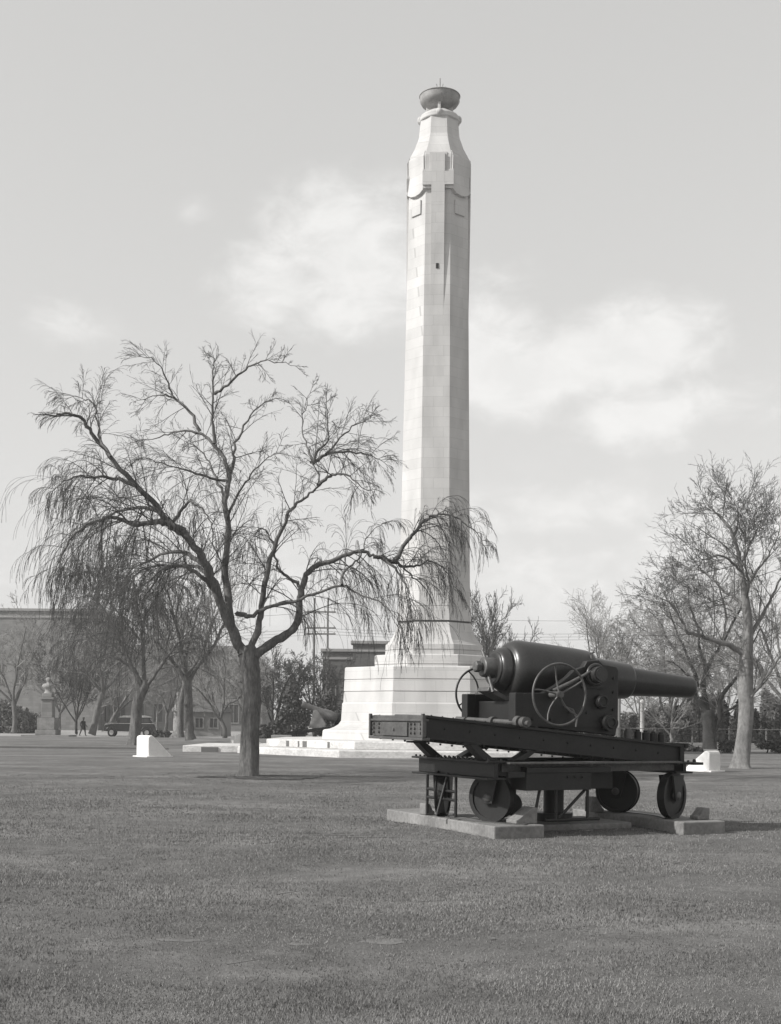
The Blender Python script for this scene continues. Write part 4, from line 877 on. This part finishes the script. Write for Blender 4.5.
# ---------------------------------------------------------------- buildings
def building(name, label, px0, px1, d, top, mat, roof=None, depth=14, winrows=(), wx=None, base=-.42, parapet=True, rz=0):
    xa, xb = X(px0, d), X(px1, d); h = W((px0+px1)/2, top, d).z-base; wd = xb-xa
    t = thing(name, label, 'building', (xa, d, base), rz)
    m = MB(); m.box(0, wd, 0, depth, 0, h); wl = m.build('wall', mat, t)
    if parapet:
        m = MB(); m.box(-.25, wd+.25, -.25, depth+.25, h+.002, h+.35); m.box(-.15, wd+.15, -.15, -.002, h-.9, h-.65); m.build('cornice', M['trim'], t, .03)
    if roof:
        m = MB(); m.add([(-.4,-.4,h), (wd+.4,-.4,h), (wd+.4,depth+.4,h), (-.4,depth+.4,h), (wd*.12, depth/2, h+roof), (wd*.88, depth/2, h+roof)], [(0,1,5,4), (1,2,5), (2,3,4,5), (3,0,4), (3,2,1,0)]); m.build('roof', M['slate'], t)
    for (z0, z1, n, ww) in winrows:
        for i in range(n):
            cx = wd*(i+.5)/n
            m = MB(); 
            for (a, b, c, e) in ((-ww/2-.15, -ww/2, z0, z1), (ww/2, ww/2+.15, z0, z1), (-ww/2-.15, ww/2+.15, z1, z1+.2), (-ww/2-.2, ww/2+.2, z0-.18, z0), (-.04, .04, z0, z1)): m.box(cx+a, cx+b, -.12, -.003, c, e)
            wn = m.build('window', M['sash'], t); m = MB(); m.box(cx-ww/2, cx+ww/2, -.03, -.003, z0, z1); m.build('pane', M['glass'], wn)
    return t, wd, h
building('stone_hall', 'large grey stone hall behind the trees at the far left', -60, 98, 172, 611, M['wall'], None, 20, ((6.2, 8.6, 7, 1.1),))
building('station_building', 'grey slate-roofed stone building behind the trees left of the memorial', 92, 262, 176, 668, M['wall'], 3.5, 16, ((1.2, 3.6, 9, 1.2),), parapet=False)
building('brick_building', 'flat-roofed dark brick building behind the memorial plinth', 322, 404, 150, 652, M['walldark'], None, 14, ((.9, 2.6, 5, 1.0), (4.2, 6.0, 5, 1.0)))
t_, wd_, h_ = building('brick_tower_block', 'taller dark brick block rising beside the memorial tiers', 352, 398, 147, 644, M['walldark'], None, 2.8, ((5.2, 7.0, 3, .9),))
building('pale_cottage', 'low pale stone lodge with dark hipped roof seen beside the paired trunks', 192, 221, 130, 712, M['trim'], 1.0, 8, ((.9, 1.8, 2, .7),), parapet=False)
# pale gate pillar with pinnacle
p = X(178, 122); gp = thing('stone_pillar', 'pale ornate stone pillar left of the paired bare trunks', 'pillar', (p, 122, -.42))
m = MB(); m.lathe([(0, .62), (.5, .62), (.52, .48), (2.4, .44), (2.45, .58), (2.7, .55), (2.9, .36), (3.9, .16), (4.0, .22), (4.15, .2), (4.3, .02)], n=8, smooth=False); m.build('pillar', M['trim'], gp)

# bust monument on the left
p = X(48, 114); bm_ = thing('bust_monument', 'stone pedestal with a pale bust at the left edge of the park', 'monument', (p, 114, -.42))
m = MB(); m.box(-2.1, 2.3, -1.5, 1.5, 0, .28); m.box(-.95, .95, -.95, .95, .283, .75); m.box(-.8, .8, -.8, .8, .753, 1.9); m.build('base', M['concrete'], bm_, .04)
m = MB(); m.box(-.52, .52, -.52, .52, 1.903, 3.6); m.box(-.68, .68, -.68, .68, 3.603, 3.8); m.box(-.46, .46, -.46, .46, 3.803, 4.2); m.build('pedestal', M['wall'], bm_, .04)
m = MB(); m.lathe([(4.2, .45), (4.3, .34), (4.5, .28), (4.62, .36), (4.75, .55), (4.95, .58), (5.08, .40), (5.16, .17), (5.26, .15), (5.32, .20), (5.44, .26), (5.58, .24), (5.68, .14), (5.71, .02)], n=20)
for i, v in enumerate(m.v): m.v[i] = (v[0], v[1]*.72, v[2])
m.build('bust', M['trim'], bm_); bm_.scale = (.95, .95, .93)

# ---------------------------------------------------------------- old car
def old_car():
    d = 124; t = thing('old_car', 'dark 1930s saloon car with pale roof line parked beyond the lawn', 'car', (X(131, d), d, -.42), R(4))
    m = MB(); prof = [(-2.45, .45), (-2.50, .80), (-2.38, .98), (-1.45, 1.10), (-1.30, 1.16), (1.9, 1.16), (2.25, 1.05), (2.45, .75), (2.45, .42)]
    m.prism(prof, 'y', -.75, .75); m.build('body', M['carpaint'], t, .06)
    m = MB(); m.prism([(-1.30, 1.162), (-1.02, 1.62), (1.75, 1.66), (2.15, 1.162)], 'y', -.70, .70); m.build('cabin', M['carpaint'], t, .03)
    m = MB(); m.prism([(-1.10, 1.60), (-1.0, 1.70), (-.6, 1.78), (1.2, 1.80), (1.75, 1.72), (1.9, 1.62)], 'y', -.78, .78); m.build('roof', M['carpale'], t, .03)
    for (a, b) in ((-.95, -.25), (-.15, .60), (.70, 1.20), (1.28, 1.75)):
        m = MB(); m.box(a, b, -.712, -.703, 1.22, 1.56); m.build('window', M['glass'], t)
    m = MB(); m.box(-2.3, 2.3, -.775, -.752, 1.10, 1.15); m.build('trim_line', M['carpale'], t)
    for x in (-1.75, 1.55):
        for y in (-.72, .72):
            m = MB(); m.ring((x, y, .36), (0,1,0), .28, .09, 28, 8); wl = m.build('wheel', M['rubber'], t)
            m = MB(); m.lathe([(-.05, .21), (.05, .21)], (x, y, .36), (0,1,0), 20); m.build('rim', M['carpale'], wl)
        for y in (-.74, .74):
            m = MB(); pr = [Vector((x+.52*math.cos(a), y, .36+.50*math.sin(a))) for a in [R(k) for k in range(10, 190, 20)]]; m.tube(pr, .07, .07, 6); m.build('mudguard', M['carpaint'], t)
    for y in (-.5, .5):
        m = MB(); m.lathe([(0, .05), (.08, .15), (.2, .16)], (-2.2, y, .92), (-1,0,0), 14); m.build('headlight', M['carpale'], t)
    m = MB(); m.box(-2.72, -2.66, -.8, .8, .42, .54); m.build('bumper', M['carpale'], t); t.scale = (1, 1, 1.13)
old_car()
# ---------------------------------------------------------------- walking person
def person():
    d = 125; t = thing('person', 'distant person in dark coat and hat walking past the bare trunks', 'person', (X(83, d), d, -.42), R(0))
    J = [(0,0,.92,.14), (0,0,1.12,.15), (.02,0,1.36,.17), (.03,0,1.48,.06), (.04,0,1.56,.07), (.05,0,1.66,.09), (.04,0,1.72,.05),
         (-.10,0,.86,.10), (-.20,0,.48,.075), (-.34,0,.10,.05), (-.24,0,.03,.045), (.09,0,.86,.10), (.20,0,.48,.075), (.24,0,.09,.05), (.36,0,.04,.045),
         (-.12,-.2,1.38,.07), (-.22,-.24,1.12,.055), (-.12,-.26,.88,.04), (.12,.2,1.38,.07), (.14,.24,1.12,.055), (.32,.24,.92,.04), (-.15,-.27,.80,.035), (.38,.24,.86,.035)]
    E = [(0,1),(1,2),(2,3),(3,4),(4,5),(5,6),(0,7),(7,8),(8,9),(9,10),(0,11),(11,12),(12,13),(13,14),(2,15),(15,16),(16,17),(17,21),(2,18),(18,19),(19,20),(20,22)]
    me = bpy.data.meshes.new('body'); me.from_pydata([j[:3] for j in J], E, []); me.materials.append(M['coat']); o = bpy.data.objects.new('body', me); C.objects.link(o); o.parent = t
    sk = o.modifiers.new('skin', 'SKIN'); 
    for i, v in enumerate(me.skin_vertices[0].data): v.radius = (J[i][3], J[i][3]); v.use_root = (i == 0)
    o.modifiers.new('sub', 'SUBSURF').levels = 1; o.modifiers['sub'].render_levels = 1
    m = MB(); m.lathe([(.62, .27), (.9, .22), (1.15, .19), (1.4, .20), (1.46, .08)], (0,0,0), (.03,0,1), 16); m.build('coat', M['coat'], t)
    m = MB(); m.lathe([(1.70, .17), (1.72, .17), (1.725, .10), (1.80, .09), (1.82, .03)], (.05,0,0), (0,0,1), 16); m.build('hat', M['hat'], t)
person()

hz = MB(); hz.box(-230, 260, -12, 200, -1.6, 36); ho = hz.build('haze', M['leaf']); ho.data.materials.clear(); hm = bpy.data.materials.new('haze_air'); hm.use_nodes = True
nt = hm.node_tree; nt.nodes.remove(nt.nodes['Principled BSDF']); pv_ = nt.nodes.new('ShaderNodeVolumePrincipled'); pv_.inputs['Density'].default_value = .0006; pv_.inputs['Color'].default_value = (.95, .95, .94, 1); pv_.inputs['Anisotropy'].default_value = .2
nt.links.new(pv_.outputs[0], nt.nodes['Material Output'].inputs['Volume']); ho.data.materials.append(hm); ho['kind'] = 'stuff'
S.render.engine = 'CYCLES'; S.cycles.max_bounces = 6
